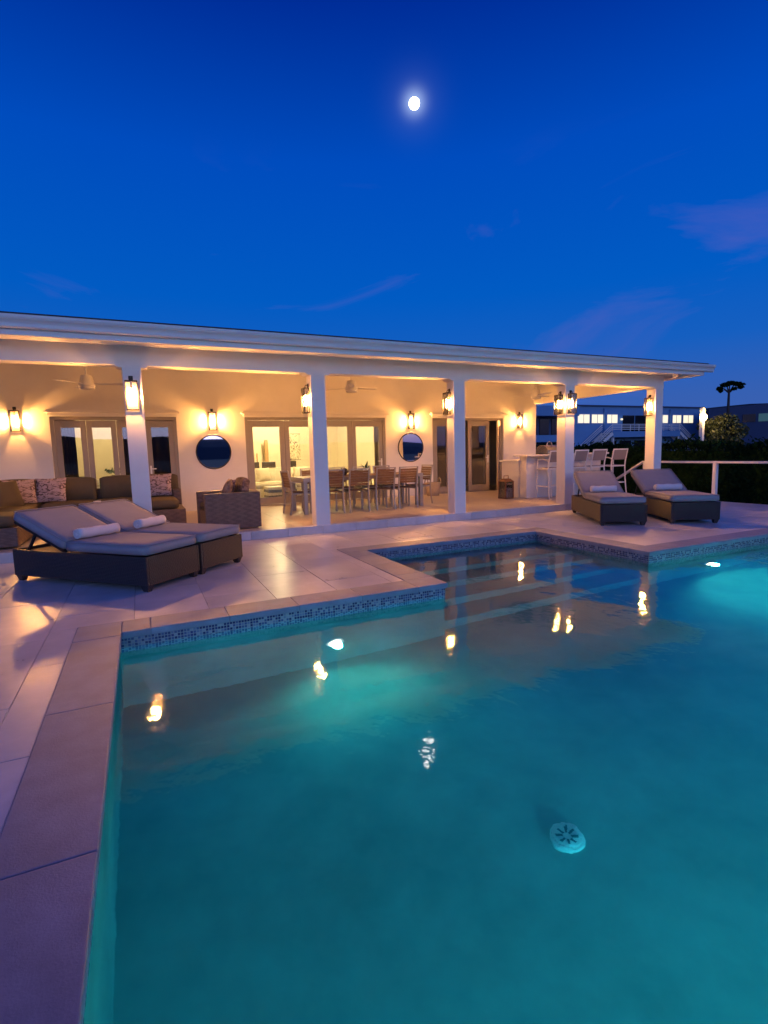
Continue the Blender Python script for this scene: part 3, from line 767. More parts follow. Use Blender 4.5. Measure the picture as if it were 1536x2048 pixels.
make_lounger('wicker lounger nearest the railing, right of the right pair', N4, a4, R(27), WD=.80)
make_towel('white rolled towel on the left lounger nearest the pool', N1, a1, (1.07, .36), R(-4), .5)
make_towel('white rolled towel on the left lounger nearer the porch', N2, a1, (1.07, .33), R(5), .46)
make_towel('white rolled towel on the lounger in front of the bar stools', N3, a3, (1.08, .36), R(0), .46)
make_towel('white rolled towel on the lounger nearest the railing', N4, a4, (1.08, .40), R(2), .48)

# ================================================================== WICKER SOFA, ARMCHAIR
sofa = thing('sectional_sofa', 'large brown wicker corner sofa with olive cushions by the left door', 'sofa', (-1.2, 11, HS))
def sp(mb, name, m, **k): place(mb, T(1.2, -11, -HS)); return mb.build(name, m, sofa, **k)
def wbox(*b): return MB().box(*b)
sp(wbox(-3.0, .69, 10.78, 11.66, HS+.03, HS+.30), 'wicker_base', sofa_weave, bevel=.012, seg=2)
sp(wbox(-3.0, .69, 11.67, 11.79, HS+.03, HS+.66), 'wicker_back', sofa_weave, bevel=.012, seg=2)
sp(wbox(-2.54, -1.64, 8.74, 10.77, HS+.03, HS+.30), 'wicker_base', sofa_weave, bevel=.012, seg=2)
sp(wbox(-2.68, -2.55, 8.74, 10.77, HS+.03, HS+.62), 'wicker_back', sofa_weave, bevel=.012, seg=2)
sp(wbox(-.16, .69, 10.0, 10.77, HS+.03, HS+.30), 'wicker_base', sofa_weave, bevel=.012, seg=2)
sp(wbox(.55, .69, 11.0, 11.66, HS+.302, HS+.60), 'wicker_arm', sofa_weave, bevel=.012, seg=2)
def cush(c, s, r=.045, puff=.015, rot=None, m=olive_fabric, name='seat_cushion'):
    q = soft(*s, r, puff); mt = T(*c)
    if rot is not None: mt = mt @ rot
    place(q, mt); sp(q, name, m, smooth=True)
for x in (-2.1, -1.25, -.45): cush((x, 11.15, HS+.385), (.82, .86, .16))
cush((.20, 10.62, HS+.385), (.80, 1.22, .16))
cush((-2.09, 9.24, HS+.385), (.86, .96, .16)); cush((-2.09, 10.24, HS+.385), (.86, .96, .16))
for x in (-2.1, -1.19, -.36, .3): cush((x, 11.50, HS+.66), (.80, .20, .44), .06, .03, RX(R(-8)), name='back_cushion')
for y in (9.25, 10.2): cush((-2.42, y, HS+.64), (.20, .84, .42), .06, .03, RY(R(-8)), name='back_cushion')
def make_pillow(label, loc, rz, tilt, m, s=(.5, .46, .17), grp='fern print pillows'):
    t = thing('scatter_pillow', label, 'pillow', loc, rz, grp)
    q = pillow(*s); place(q, T(0, 0, s[1]/2*math.cos(tilt)) @ RX(-tilt)); q.build('cover', m, t, smooth=True); return t
sz = HS+.475
make_pillow('pink and brown fern print pillow at the sofa corner, left one', (-1.98, 11.12, sz), R(20), R(20), fern_fabric)
make_pillow('pink and brown fern print pillow at the sofa corner, right one', (-1.52, 11.22, sz), R(-6), R(18), fern_fabric)
make_pillow('pink fern print pillow at the right end of the sofa', (.30, 11.24, sz), R(-8), R(18), fern_fabric)
make_pillow('brown pillow on the left wing of the sofa', (-2.05, 10.5, sz), R(50), R(20), olive_fabric, grp='plain pillows')
t = thing('candle_jar', 'small white candle jar on the table before the sofa', 'candle', (-.72, 10.18, HS+.42))
MB().lathe([(.05, 0), (.056, .01), (.058, .095), (.05, .095), (.048, .03)], 16).build('jar', paper, t, smooth=True)
t = thing('coffee_table', 'low wicker coffee table between the sofa wings', 'table', (-.85, 10.05, HS))
MB().box(-.4, .4, -.3, .3, .02, .39).build('wicker_body', sofa_weave, t, bevel=.012, seg=2); MB().box(-.42, .42, -.32, .32, .392, .42).build('table_top', teak, t, bevel=.005)

arm = thing('wicker_armchair', 'boxy brown wicker armchair seen from its side beside the middle door', 'armchair', (1.32, 9.2, HS), R(3))
def ap(mb, name, m, **k): return mb.build(name, m, arm, **k)
ap(MB().box(-.45, .45, -.45, -.31, .02, .62), 'arm', sofa_weave, bevel=.015, seg=2)
ap(MB().box(-.45, .45, .31, .45, .02, .62), 'arm', sofa_weave, bevel=.015, seg=2)
ap(MB().box(.31, .45, -.309, .309, .02, .63), 'back', sofa_weave, bevel=.015, seg=2)
ap(MB().box(-.43, .309, -.309, .309, .06, .30), 'seat_base', sofa_weave, bevel=.01)
q = soft(.74, .62, .15, .045, .015); place(q, T(-.065, 0, .38)); ap(q, 'seat_cushion', olive_fabric, smooth=True)
q = soft(.16, .60, .42, .05, .03); place(q, T(.24, 0, .62) @ RY(R(10))); ap(q, 'back_cushion', brown_fabric, smooth=True)
make_pillow('brown patterned pillow leaning in the wicker armchair, front one', (1.30, 9.05, HS+.46), R(80), R(-22), brown_fabric, (.44, .40, .16), 'armchair pillows')
make_pillow('brown patterned pillow leaning in the wicker armchair, rear one', (1.36, 9.34, HS+.46), R(97), R(-24), fern_fabric, (.44, .40, .16), 'armchair pillows')

# ================================================================== DINING SET
tb = thing('dining_table', 'long outdoor dining table with grey frame and slatted teak top', 'table', (4.32, 10.62, HS))
for k in range(9): MB().box(-1.34, 1.34, -.46+.1025*k, -.46+.1025*k+.097, .715, .74).build('slat', teak, tb, bevel=.003)
MB().box(-1.38, 1.38, -.50, -.462, .66, .741).box(-1.38, 1.38, .462, .50, .66, .741).box(-1.38, -1.342, -.462, .462, .66, .741).box(1.342, 1.38, -.462, .462, .66, .741).build('frame', alu_grey, tb, bevel=.004)
for sx in (-1, 1):
    for sy in (-1, 1): MB().box(sx*1.335-.04, sx*1.335+.04, sy*.455-.04, sy*.455+.04, 0, .66).build('leg', alu_grey, tb, bevel=.004)

def make_chair(label, loc, rz, arms=False):
    """the sitter faces local +Y, the back is at local -Y"""
    t = thing('dining_chair', label, 'chair', loc, rz, 'teak and metal dining chairs')
    wd = .46; g = .034
    for sx in (-1, 1):
        x = sx*(wd/2-g/2)
        MB().tube([(x, -.25, 0), (x, -.215, .22), (x, -.20, .44), (x, -.225, .64), (x, -.275, .90)], .019, 6).build('back_leg', alu_grey, t)
        MB().box(x-.017, x+.017, .18, .214, 0, .64 if arms else .44).build('front_leg', alu_grey, t, bevel=.003)
        if arms: MB().box(x-.024, x+.024, -.235, .225, .641, .664).build('arm_rest', alu_grey, t, bevel=.004)
        MB().box(x-.014, x+.014, -.20, .18, .405, .438).build('side_rail', alu_grey, t)
    MB().box(-wd/2+.035, wd/2-.035, .186, .208, .405, .438).build('front_rail', alu_grey, t)
    for k in range(4): MB().box(-wd/2+.012, wd/2-.012, -.20+.104*k, -.20+.104*k+.099, .440, .456).build('seat_slat', seat_dark, t, bevel=.002)
    MB().bar((-wd/2+.03, -.273, .888), (wd/2-.03, -.273, .888), .024, .024).build('top_rail', alu_grey, t)
    for k in range(6):
        z = .575+.052*k; y = -.222-(z-.64)*.19 if z > .64 else -.218
        q = MB().obox((0, y, z), (wd-.07, .014, .048), Matrix.Rotation(R(10), 3, 'X')); q.build('back_slat', teak, t, bevel=.002)
    return t
ch = make_chair('slatted teak dining chair on the pool side, first from the left, half behind the column', (3.50, 10.14, HS), R(2))
copy_thing(ch, (4.08, 10.16, HS), R(-1), 'slatted teak dining chair on the pool side, second from the left')
copy_thing(ch, (4.67, 10.15, HS), R(1), 'slatted teak dining chair on the pool side, third from the left')
copy_thing(ch, (5.24, 10.18, HS), R(-2), 'slatted teak dining chair on the pool side, rightmost of the row')
for x, lab in ((3.48, 'first'), (4.14, 'second'), (4.78, 'third'), (5.3, 'rightmost')):
    copy_thing(ch, (x, 11.18, HS), math.pi+R(random.uniform(-3, 3)), 'dining chair on the door side of the table, %s from the left' % lab if lab != 'rightmost' else 'dining chair on the door side of the table, rightmost of the row')
ca = make_chair('teak armchair at the left head of the dining table', (2.92, 10.50, HS), -math.pi/2+R(5), True)
copy_thing(ca, (5.86, 10.66, HS), math.pi/2+R(4), 'teak armchair at the right head of the dining table')
t = thing('potted_plant', 'small spiky plant in a white pot on the dining table', 'plant', (4.60, 10.78, HS+.741))
MB().lathe([(.05, 0), (.07, .02), (.075, .10), (.066, .10), (.06, .08)], 16).build('pot', paper, t, smooth=True)
for k in range(11):
    a = k*2.4; ln = random.uniform(.16, .27); el = random.uniform(.5, 1.3)
    p0 = Vector((0, 0, .08)); d = Vector((math.cos(a)*math.cos(el), math.sin(a)*math.cos(el), math.sin(el)))
    s_ = d.cross(Vector((0, 0, 1))).normalized()*.016; p1 = p0+d*ln*.5+Vector((0, 0, .02)); p2 = p0+d*ln
    q = MB(); q.v = [p0-s_*.5, p0+s_*.5, p1+s_, p1-s_, p2]; q.f = [(0, 1, 2, 3), (3, 2, 4)]; q.build('leaf', leaf_house, t, fix=False)
t = thing('dark_bowl', 'dark bowl of fruit on the dining table', 'bowl', (4.03, 10.7, HS+.741))
MB().lathe([(.05, 0), (.06, .01), (.11, .06), (.13, .10), (.122, .10), (.10, .065)], 20).build('bowl', dark_wood, t, smooth=True)
for dx, dy in ((-.05, 0), (.05, .02), (0, -.05)): MB().lathe([(.052*math.sin(math.pi*k/8)+.001, -.052*math.cos(math.pi*k/8)) for k in range(9)], 12, (dx, dy, .10)).build('fruit', dark_wood, t, smooth=True)

# basket, door mat, floor lantern
t = thing('woven_basket', 'pale woven basket with two loop handles by the right door', 'basket', (7.22, 12.28, HS))
MB().lathe([(.15, 0), (.165, .01), (.21, .36), (.20, .36), (.155, .03)], 24, cap=True).build('body', basket_weave, t, smooth=True)
for s_ in (-1, 1): MB().tube([(s_*.205, .09*math.cos(a), .33+.15*math.sin(a)) for a in [math.pi*k/10 for k in range(11)]], .014, 6).build('handle', basket_weave, t, smooth=True)
t = MB().box(-.45, .45, -.24, .24, 0, .012).build('door_mat', mat('mat_fibre', (.52, .42, .33), .95, bump=.5, bscale=220, var=.1), bevel=.004); t.location = (4.22, 8.74, HS+.002); t.rotation_euler = (0, 0, R(1))
tag(t, 'thin beige mat lying on the porch edge before the dining table', 'mat')
t = thing('floor_lantern', 'tall wooden candle lantern standing at the bar counter end', 'lantern', (8.14, 10.3, HS), R(4))
for sx in (-1, 1):
    for sy in (-1, 1): MB().box(sx*.12-.014, sx*.12+.014, sy*.12-.014, sy*.12+.014, 0, .42).build('post', lantern_wood, t)
MB().box(-.138, .138, -.138, .138, 0.001, .03).build('base', lantern_wood, t, bevel=.003)
q = MB(); q.v = [Vector((s*.142, u*.142, .421)) for s, u in ((-1, -1), (1, -1), (1, 1), (-1, 1))]+[Vector((s*.07, u*.07, .49)) for s, u in ((-1, -1), (1, -1), (1, 1), (-1, 1))]
q.f = [(3, 2, 1, 0), (4, 5, 6, 7)]+[(i, (i+1) % 4, 4+(i+1) % 4, 4+i) for i in range(4)]; q.build('roof', lantern_wood, t)
MB().tube([(-.07, 0, .49), (-.07, 0, .56), (.07, 0, .56), (.07, 0, .49)], .01, 6).build('handle', lantern_wood, t)
for b in ((-.104, .104, -.122, -.119), (-.104, .104, .119, .122), (-.122, -.119, -.104, .104), (.119, .122, -.104, .104)): MB().box(*b, .031, .42).build('glass_pane', lamp_glass, t)
MB().lathe([(.035, .031), (.035, .15), (.005, .152)], 14).build('candle', candle_m, t, smooth=True)

# ================================================================== BAR
bar = thing('bar_counter', 'rendered outdoor bar with raised counter at the porch end', 'bar counter', (9.7, 10.4, HS))
def bp_(mb, name, m, **k): place(mb, T(-9.7, -10.4, -HS)); return mb.build(name, m, bar, **k)
bp_(MB().box(8.52, 11.0, 10.28, 10.96, HS, 1.03), 'lower_body', stucco, bevel=.006)
bp_(MB().box(8.47, 11.02, 10.24, 11.0, 1.031, 1.07), 'lower_top', white_paint, bevel=.006)
bp_(MB().box(8.52, 11.0, 10.0, 10.238, HS, 1.16), 'raised_body', stucco, bevel=.006)
bp_(MB().box(8.36, 11.06, 9.78, 10.3, 1.161, 1.20), 'raised_top', white_paint, bevel=.006)
g = thing('gas_grill', 'stainless domed grill set into the bar counter', 'grill', (9.98, 10.66, 1.07))
MB().box(-.40, .40, -.24, .24, 0, .13).build('body', black_metal, g, bevel=.01)
MB().prism([(-.24, .131), (-.235, .22), (-.17, .31), (-.05, .36), (.08, .36), (.19, .31), (.24, .22), (.24, .131)], lambda p: (-.39, *p), lambda p: (.39, *p)).build('lid', steel, g, bevel=.01)
MB().tube([(-.3, -.25, .20), (-.3, -.30, .21), (.3, -.30, .21), (.3, -.25, .20)], .012, 8).build('lid_handle', steel, g)
f_ = thing('bar_faucet', 'gooseneck chrome faucet rising behind the bar stools', 'faucet', (9.62, 10.5, 1.07))
MB().tube([(0, 0, 0), (0, 0, .36)]+[(.085-.085*math.cos(a), 0, .36+.085*math.sin(a)) for a in [math.pi*k/8 for k in range(1, 9)]]+[(.17, 0, .24)], .013, 8).build('spout', steel, f_, smooth=True)
MB().lathe([(.03, 0), (.03, .03), (.018, .05)], 12).build('base', steel, f_)

def make_stool(label, loc, rz):
    t = thing('bar_stool', label, 'bar stool', loc, rz, 'white bar stools')
    wd = .46
    for sx in (-1, 1):
        x = sx*(wd/2-.015)
        MB().tube([(x*1.04, -.25, 0), (x, -.205, .40), (x, -.185, .74), (x, -.21, .90), (x, -.27, 1.14)], .0165, 6).build('back_leg', alu_white, t)
        MB().tube([(x*1.04, .23, 0), (x, .215, .50), (x, .21, .93)], .0165, 6).build('front_leg', alu_white, t)
        MB().tube([(x, .215, .93), (x, .05, .945), (x, -.10, .93), (x, -.21, .90)], .016, 6).build('arm_rest', alu_white, t)
        MB().bar((x, .21, .73), (x, -.185, .72), .028).build('seat_rail', alu_white, t); MB().bar((x, .222, .30), (x, -.215, .30), .024).build('side_stretcher', alu_white, t)
    MB().bar((-wd/2+.02, .213, .73), (wd/2-.02, .213, .73), .028).build('front_rail', alu_white, t)
    MB().bar((-wd/2+.02, -.186, .72), (wd/2-.02, -.186, .72), .028).build('rear_rail', alu_white, t)
    MB().bar((-wd/2+.02, .225, .24), (wd/2-.02, .225, .24), .028).build('foot_rest', alu_white, t)
    MB().bar((-wd/2+.02, -.217, .30), (wd/2-.02, -.217, .30), .024).build('rear_stretcher', alu_white, t)
    MB().bar((-wd/2+.01, -.268, 1.135), (wd/2-.01, -.268, 1.135), .03).build('top_rail', alu_white, t)
    MB().box(-wd/2+.03, wd/2-.03, -.17, .2, .732, .742).build('seat_sling', sling, t)
    MB().obox((0, -.236, 1.0), (wd-.06, .008, .25), Matrix.Rotation(R(13.5), 3, 'X')).build('back_sling', sling, t)
    return t
st = make_stool('white bar stool left of the column, leftmost of four', (8.95, 9.64, HS), R(-4))
copy_thing(st, (9.66, 9.62, HS), R(2), 'white bar stool just right of the column, second of four')
copy_thing(st, (10.26, 9.6, HS), R(-2), 'white bar stool third from the left at the bar')
copy_thing(st, (10.96, 9.58, HS), R(-6), 'white bar stool at the right end of the bar row')

# ================================================================== POOL FITTINGS
for x, y, z, rz, pw, tilt, lab in ((1.53, PY1, -.88, 0, 75, 8, 'lit round pool light on the left stretch of pool wall'), (6.99, PY1, -.88, 0, 560, 6, 'lit round pool light on the right stretch of pool wall'),
                     (1.6, PY0, -.5, math.pi, 4000, 5, 'assumed unseen pool light on the near pool wall, facing the left stretch'), (6.4, PY0, -.5, math.pi, 2000, 8, 'assumed unseen pool light on the near pool wall, facing the right stretch')):  # near-wall pair is assumed and out of view, added for the water's glow
    t = thing('pool_light', lab, 'pool light', (x, y, z), rz, 'underwater pool lights')
    MB().prism([(.085*math.cos(2*math.pi*k/24), .085*math.sin(2*math.pi*k/24)) for k in range(24)], lambda p: (p[0], -.02, p[1]), lambda p: (p[0], 0, p[1])).build('rim', alu_white, t)
    MB().prism([(.06*math.cos(2*math.pi*k/24), .06*math.sin(2*math.pi*k/24)) for k in range(24)], lambda p: (p[0], -.032, p[1]), lambda p: (p[0], -.021, p[1])).build('lens', pool_lens, t)
    d = bpy.data.lights.new('pool_lamp_light', 'SPOT'); d.energy = pw; d.color = (.10, 1, .79); d.shadow_soft_size = .05; d.spot_size = R(160 if rz == 0 else 110); d.spot_blend = 1
    o = bpy.data.objects.new('pool_lamp_light', d); COL.objects.link(o); o.parent = t; o.location = (0, -.09, 0); o.rotation_euler = (R(-90+tilt), 0, 0)
t = thing('pool_drain', 'round ribbed pale drain cover on the pool floor', 'drain', (1.98, 1.98, D))
MB().lathe([(.125, 0), (.125, .03), (.115, .045)], 32).build('rim', drain_m, t)
MB().lathe([(.108, .0455), (.09, .062), (.05, .072), (.001, .075)], 32).build('dome', drain_m, t, smooth=True)
for k in range(32):
    a = 2*math.pi*k/32; MB().bar((.096*math.cos(a), .096*math.sin(a), .062), (.117*math.cos(a), .117*math.sin(a), .046), .006).build('rib', paper, t)
for k in range(8):
    a = 2*math.pi*k/8+.2; MB().bar((.03*math.cos(a), .03*math.sin(a), .078), (.078*math.cos(a), .078*math.sin(a), .071), .017, .010).build('slot', black_metal, t)
t.scale = (.74, .74, .42)
for x, lab in ((3.9, 'pale rectangular skimmer lid in the deck behind the pool bay'),):
    t = thing('skimmer_lid', lab, 'skimmer lid', (x, 7.22, 0), R(2)); MB().box(-.26, .26, -.10, .10, .001, .007).build('lid', paper, t, bevel=.002); MB().lathe([(.015, .0072), (.015, .010)], 10, (.18, 0, 0)).build('knob', steel, t)

# ================================================================== RAILING
rl = thing('deck_railing', 'pale timber railing along the right deck edge with a stair rail', 'railing', (12.2, 8.5, 0))
def rlp(mb, name): place(mb, T(-12.2, -8.5, 0)); return mb.build(name, white_paint, rl, bevel=.006)
for y in (1.9, 3.85, 5.8, 7.75, 9.63): rlp(MB().box(12.19, 12.28, y-.045, y+.045, 0, .89), 'post')
rlp(MB().box(12.17, 12.30, 1.8, 9.7, .891, .94), 'top_rail')
rlp(MB().bar((12.235, 9.72, .90), (12.235, 11.6, -.20), .09, .05), 'stair_rail')
rlp(MB().box(12.19, 12.28, 11.5, 11.59, -1.05, -.19), 'post')
for k in range(6):
    o = boxobj('stair_tread', concrete, None, 11.35, 12.2, 9.9+.3*k, 10.2+.3*k, -1.05, -.17*(k+1)+.0)
    if k == 0: stair0 = thing('garden_stair', 'concrete steps going down from the deck to the garden', 'stairs', (11.8, 9.9, -1.05))
    o.parent = stair0; o.matrix_parent_inverse = Matrix.Translation((-11.8, -9.9, 1.05))

# ================================================================== HEDGE
def leaves(mb, pts, size, rnd):
    for p in pts:
        s = size*rnd.uniform(.6, 1.3)
        d = Vector((rnd.gauss(0, 1), rnd.gauss(0, 1), rnd.gauss(0, 1))).normalized(); u = d.orthogonal().normalized(); v = d.cross(u)
        k = len(mb.v); mb.v += [p-u*s, p-v*s*.45, p+u*s, p+v*s*.45]; mb.f.append((k, k+1, k+2, k+3))
rnd = random.Random(3)
hd = thing('clipped_hedge', 'long dark clipped hedge beyond the deck railing', 'hedge', (15.6, 10, -1.05))
mb = MB(); pts = []
HY0, HY1 = -2, 26
for i in range(30000):
    y = rnd.uniform(HY0, HY1); f = rnd.random()
    top = 2.33+.07*math.sin(y*1.9)+.05*math.sin(y*5.3+1)+rnd.gauss(0, .035)
    if f < .62: x = 15.0+abs(rnd.gauss(0, .07))+.05*math.sin(y*3+1); z = rnd.uniform(.0, top)
    elif f < .92: x = rnd.uniform(15.0, 16.3); z = top+rnd.gauss(0, .05)
    else: x = rnd.uniform(15.05, 16.2); z = top+abs(rnd.gauss(0, .09))
    pts.append(Vector((x-15.6, y-10, z)))
leaves(mb, pts, .075, rnd); mb.build('foliage', leaf_dark, hd, fix=False)
MB().box(-.45, .6, HY0-9.9, HY1-10.1, 0, 2.2).build('branch_core', leaf_dark, hd)

# ================================================================== TREES
def make_tree(name, label, base, trunk, r0, clumps, nleaf, size, m, seed, cat='tree'):
    rnd = random.Random(seed); t = thing(name, label, cat, base)
    tr = MB().tube(trunk, [r0*(1-.55*k/(len(trunk)-1)) for k in range(len(trunk))], 8)
    top = Vector(trunk[-1])
    for c, r in clumps: tr.tube([top-Vector((0, 0, .3)), (top+Vector(c))/2+Vector((0, 0, .05)), Vector(c)], [r0*.4, r0*.25, r0*.1], 6)
    tr.build('trunk', bark, t, smooth=True)
    mb = MB(); pts = []
    tot = sum(r[0]*r[1] for c, r in clumps)
    for c, r in clumps:
        for i in range(int(nleaf*r[0]*r[1]/tot)):
            d = Vector((rnd.gauss(0, 1), rnd.gauss(0, 1), rnd.gauss(0, 1))).normalized()*rnd.random()**.45
            pts.append(Vector(c)+Vector((d.x*r[0], d.y*r[0], d.z*r[1])))
    leaves(mb, pts, size, rnd); mb.build('crown', m, t, fix=False); return t
make_tree('tall_tree', 'tall thin tree with a small flat crown against the dusk sky', (51.1, 31.4, -1), [(0, 0, 0), (.12, 0, 3), (-.03, 0, 5.6), (.05, .05, 7.4)], .2,
          [((-.75, .45, 7.5), (.30, .20)), ((-.35, .2, 7.85), (.42, .22)), ((.1, 0, 8.0), (.5, .2)), ((.5, -.4, 7.9), (.42, .2)), ((.75, -.6, 7.6), (.28, .17)), ((-.5, .5, 7.3), (.2, .16)), ((.25, -.3, 7.45), (.25, .15)), ((.9, -.7, 7.85), (.2, .1))], 2300, .10, leaf_dark, 5)
make_tree('garden_tree', 'bushy tree lit warm by the street lamp beside it', (35.5, 22.4, -1.05), [(0, 0, 0), (.05, .05, 1.2), (0, 0, 2.4)], .13,
          [((-.25, .5, 3.6), (.75, .55)), ((.35, -.2, 3.9), (.8, .5)), ((.1, .1, 3.1), (.9, .6)), ((.7, -.9, 3.2), (.6, .55)), ((-.1, .3, 2.3), (.8, .5)), ((.5, -.6, 2.4), (.7, .5))], 4200, .12, leaf_tree, 9)
make_tree('dark_shrub', 'dark rounded shrub behind the bar stools near the far stair', (27.6, 26.6, -1.05), [(0, 0, 0), (0, 0, .6), (.05, 0, 1.3)], .09,
          [((0, 0, 1.8), (1.0, .8)), ((.6, -.4, 1.6), (.8, .7)), ((-.5, .4, 1.5), (.8, .7))], 3000, .12, leaf_dark, 12, 'shrub')

# ================================================================== STREET LAMP
t = thing('street_lamp', 'white lamp pillar with a glaring warm light beside the far building', 'street lamp', (33.6, 22.3, -1.05))
MB().box(-.11, .11, -.11, .11, 0, 4.75).build('pillar', white_paint, t, bevel=.01)
MB().box(-.26, -.05, -.30, -.05, 3.98, 4.03).build('bracket', alu_white, t)
MB().lathe([(.07, -.22), (.17, -.14), (.20, 0), (.17, .14), (.07, .2)], 14, (-.17, -.2, 4.14)).build('globe', lamp_m, t, smooth=True)
lamp('street_light', t, (.18, -.42, 4.2), 120, (1, .55, .18), .12)

# ================================================================== FAR BUILDINGS
ba = thing('apartment_building', 'pale blue two storey building with lit windows and twin outside stairs', 'building', (47, 38, -1.05))
def bl_(mb, name, m, parent=None, **k): place(mb, T(-47, -38, 1.05)); return mb.build(name, m, parent or ba, **k)
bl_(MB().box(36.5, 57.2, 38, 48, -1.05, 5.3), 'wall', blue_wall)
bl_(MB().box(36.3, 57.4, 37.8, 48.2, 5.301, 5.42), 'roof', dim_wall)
for x0, x1 in ((38.61, 40.13), (40.44, 41.95), (42.36, 43.95), (49.9, 51.5), (52.13, 53.64), (54.0, 55.63)):
    wv = bl_(MB().box(x0-.06, x1+.06, 37.94, 38.0, 3.62, 3.69).box(x0-.06, x1+.06, 37.94, 38, 4.5, 4.57).box(x0-.06, x0, 37.94, 38, 3.69, 4.5).box(x1, x1+.06, 37.94, 38, 3.69, 4.5).box((x0+x1)/2-.03, (x0+x1)/2+.03, 37.94, 38, 3.69, 4.5), 'window', white_paint)
    for a, b in ((x0, (x0+x1)/2-.03), ((x0+x1)/2+.03, x1)): bl_(MB().box(a, b, 37.96, 37.99, 3.69, 4.5), 'pane', lit_window, wv)
for x0, x1 in ((44.75, 46.4), (46.55, 48.2)): bl_(MB().box(x0, x1, 37.95, 38.0, 2.8, 4.45), 'balcony_door', dark_glass)
for x0, x1 in ((42.2, 43.9), (44.4, 46.0), (46.5, 48.1), (48.6, 50.6)): bl_(MB().box(x0, x1, 37.95, 38.0, -.9, 1.9), 'ground_floor_door', dark_glass)
for x in (42.15, 51.85): bl_(MB().box(x-.16, x+.16, 37.75, 38.0, 2.25, 5.1), 'pier', blue_wall)
for x in (46.5,): bl_(MB().lathe([(.09, -.09), (.12, 0), (.09, .09)], 10, (44.45, 37.85, 4.05)), 'porch_lamp', lit_window)
bl_(MB().box(41.6, 51.4, 36.4, 38, 2.22, 2.78), 'landing', blue_wall)
for x in (41.75, 51.2): bl_(MB().box(x-.1, x+.1, 36.45, 36.65, -1.05, 2.22), 'landing_post', white_paint)
for z in (2.98, 3.14, 3.30, 3.46): bl_(MB().box(41.6, 51.4, 36.4, 36.45, z-.03, z+.03), 'balcony_rail', white_paint)
for k in range(9): x = 41.63+k*1.217; bl_(MB().box(x-.03, x+.03, 36.46, 36.5, 2.78, 3.46), 'rail_post', white_paint)
for s_, xs in ((-1, 41.6), (1, 51.4)):
    x1 = xs+s_*3.3
    for y in (36.42, 37.7):
        bl_(MB().bar((xs, y, 2.6), (x1, y, .35), .06, .3), 'stringer', white_paint)
        for dz in (.35, .55, .78): bl_(MB().bar((xs, y, 2.7+dz), (x1, y, .45+dz), .05, .05), 'stair_rail', white_paint)
    for k in range(14):
        q = (k+.5)/14; x = xs+(x1-xs)*q; bl_(MB().box(x-.14, x+.14, 36.46, 37.66, 2.7-2.25*q-.03, 2.7-2.25*q+.03), 'stair_tread', white_paint)
    xa, xb = (x1-1.1, x1) if s_ < 0 else (x1, x1+1.1)
    for z in (1.0, 1.25, 1.5): bl_(MB().box(xa, xb, 36.4, 36.45, z-.03, z+.03), 'landing_rail', white_paint)
    bl_(MB().box(xa, xb, 36.3, 37.8, .2, .4), 'lower_landing', white_paint)
    bl_(MB().box(xa, xa+.06, 36.46, 36.5, .4, 1.5).box(xb-.06, xb, 36.46, 36.5, .4, 1.5), 'rail_post', white_paint)

bb = thing('dark_annex', 'unlit grey building seen between the wall and the bar column', 'building', (23.5, 30, -1.05))
def bb_(mb, name, m): place(mb, T(-23.5, -30, 1.05)); return mb.build(name, m, bb)
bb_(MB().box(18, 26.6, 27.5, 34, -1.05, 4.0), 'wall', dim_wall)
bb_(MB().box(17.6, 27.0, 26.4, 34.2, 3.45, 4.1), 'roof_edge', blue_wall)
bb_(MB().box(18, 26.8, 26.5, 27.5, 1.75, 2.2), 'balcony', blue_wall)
for k in range(6): bb_(MB().box(20.3+k*1.05, 21.1+k*1.05, 27.44, 27.5, 2.25, 3.3), 'window', dark_glass)
for k in range(5): bb_(MB().box(20.3+k*1.3, 21.3+k*1.3, 27.44, 27.5, -.5, 1.3), 'ground_window', dark_glass)
bb_(MB().box(22.9, 23.02, 26.45, 26.57, -1.05, 1.75), 'post', white_paint)
bc = thing('dark_villa', 'dark building at the right edge behind the lit tree', 'building', (60, 34, -1.05))
def bc_(mb, name, m): place(mb, T(-60, -34, 1.05)); return mb.build(name, m, bc)
q = MB(); q.v = [Vector(v) for v in ((53, 34.5, -1.05), (57, 27, -1.05), (66, 32, -1.05), (62, 39, -1.05), (53, 34.5, 4.9), (57, 27, 5.15), (66, 32, 5.15), (62, 39, 4.9))]
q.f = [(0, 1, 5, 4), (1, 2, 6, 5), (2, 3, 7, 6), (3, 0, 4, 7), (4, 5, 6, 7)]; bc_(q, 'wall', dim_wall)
def along(u): return Vector((53+4*u, 34.5-7.5*u, 0))
nrm = Vector((-7.5, -4, 0)).normalized(); dirw = Vector((4, -7.5, 0)).normalized()
for u, m_ in ((.22, dim_window), (.40, dark_glass), (.55, dim_window), (.75, lit_window)):
    c = along(u)+nrm*.03; rot = Matrix((dirw, nrm, Vector((0, 0, 1)))).transposed()
    bc_(MB().obox((c.x, c.y, 3.75), (1.05, .05, .75), rot), 'window', m_ if u < .7 else dim_window)

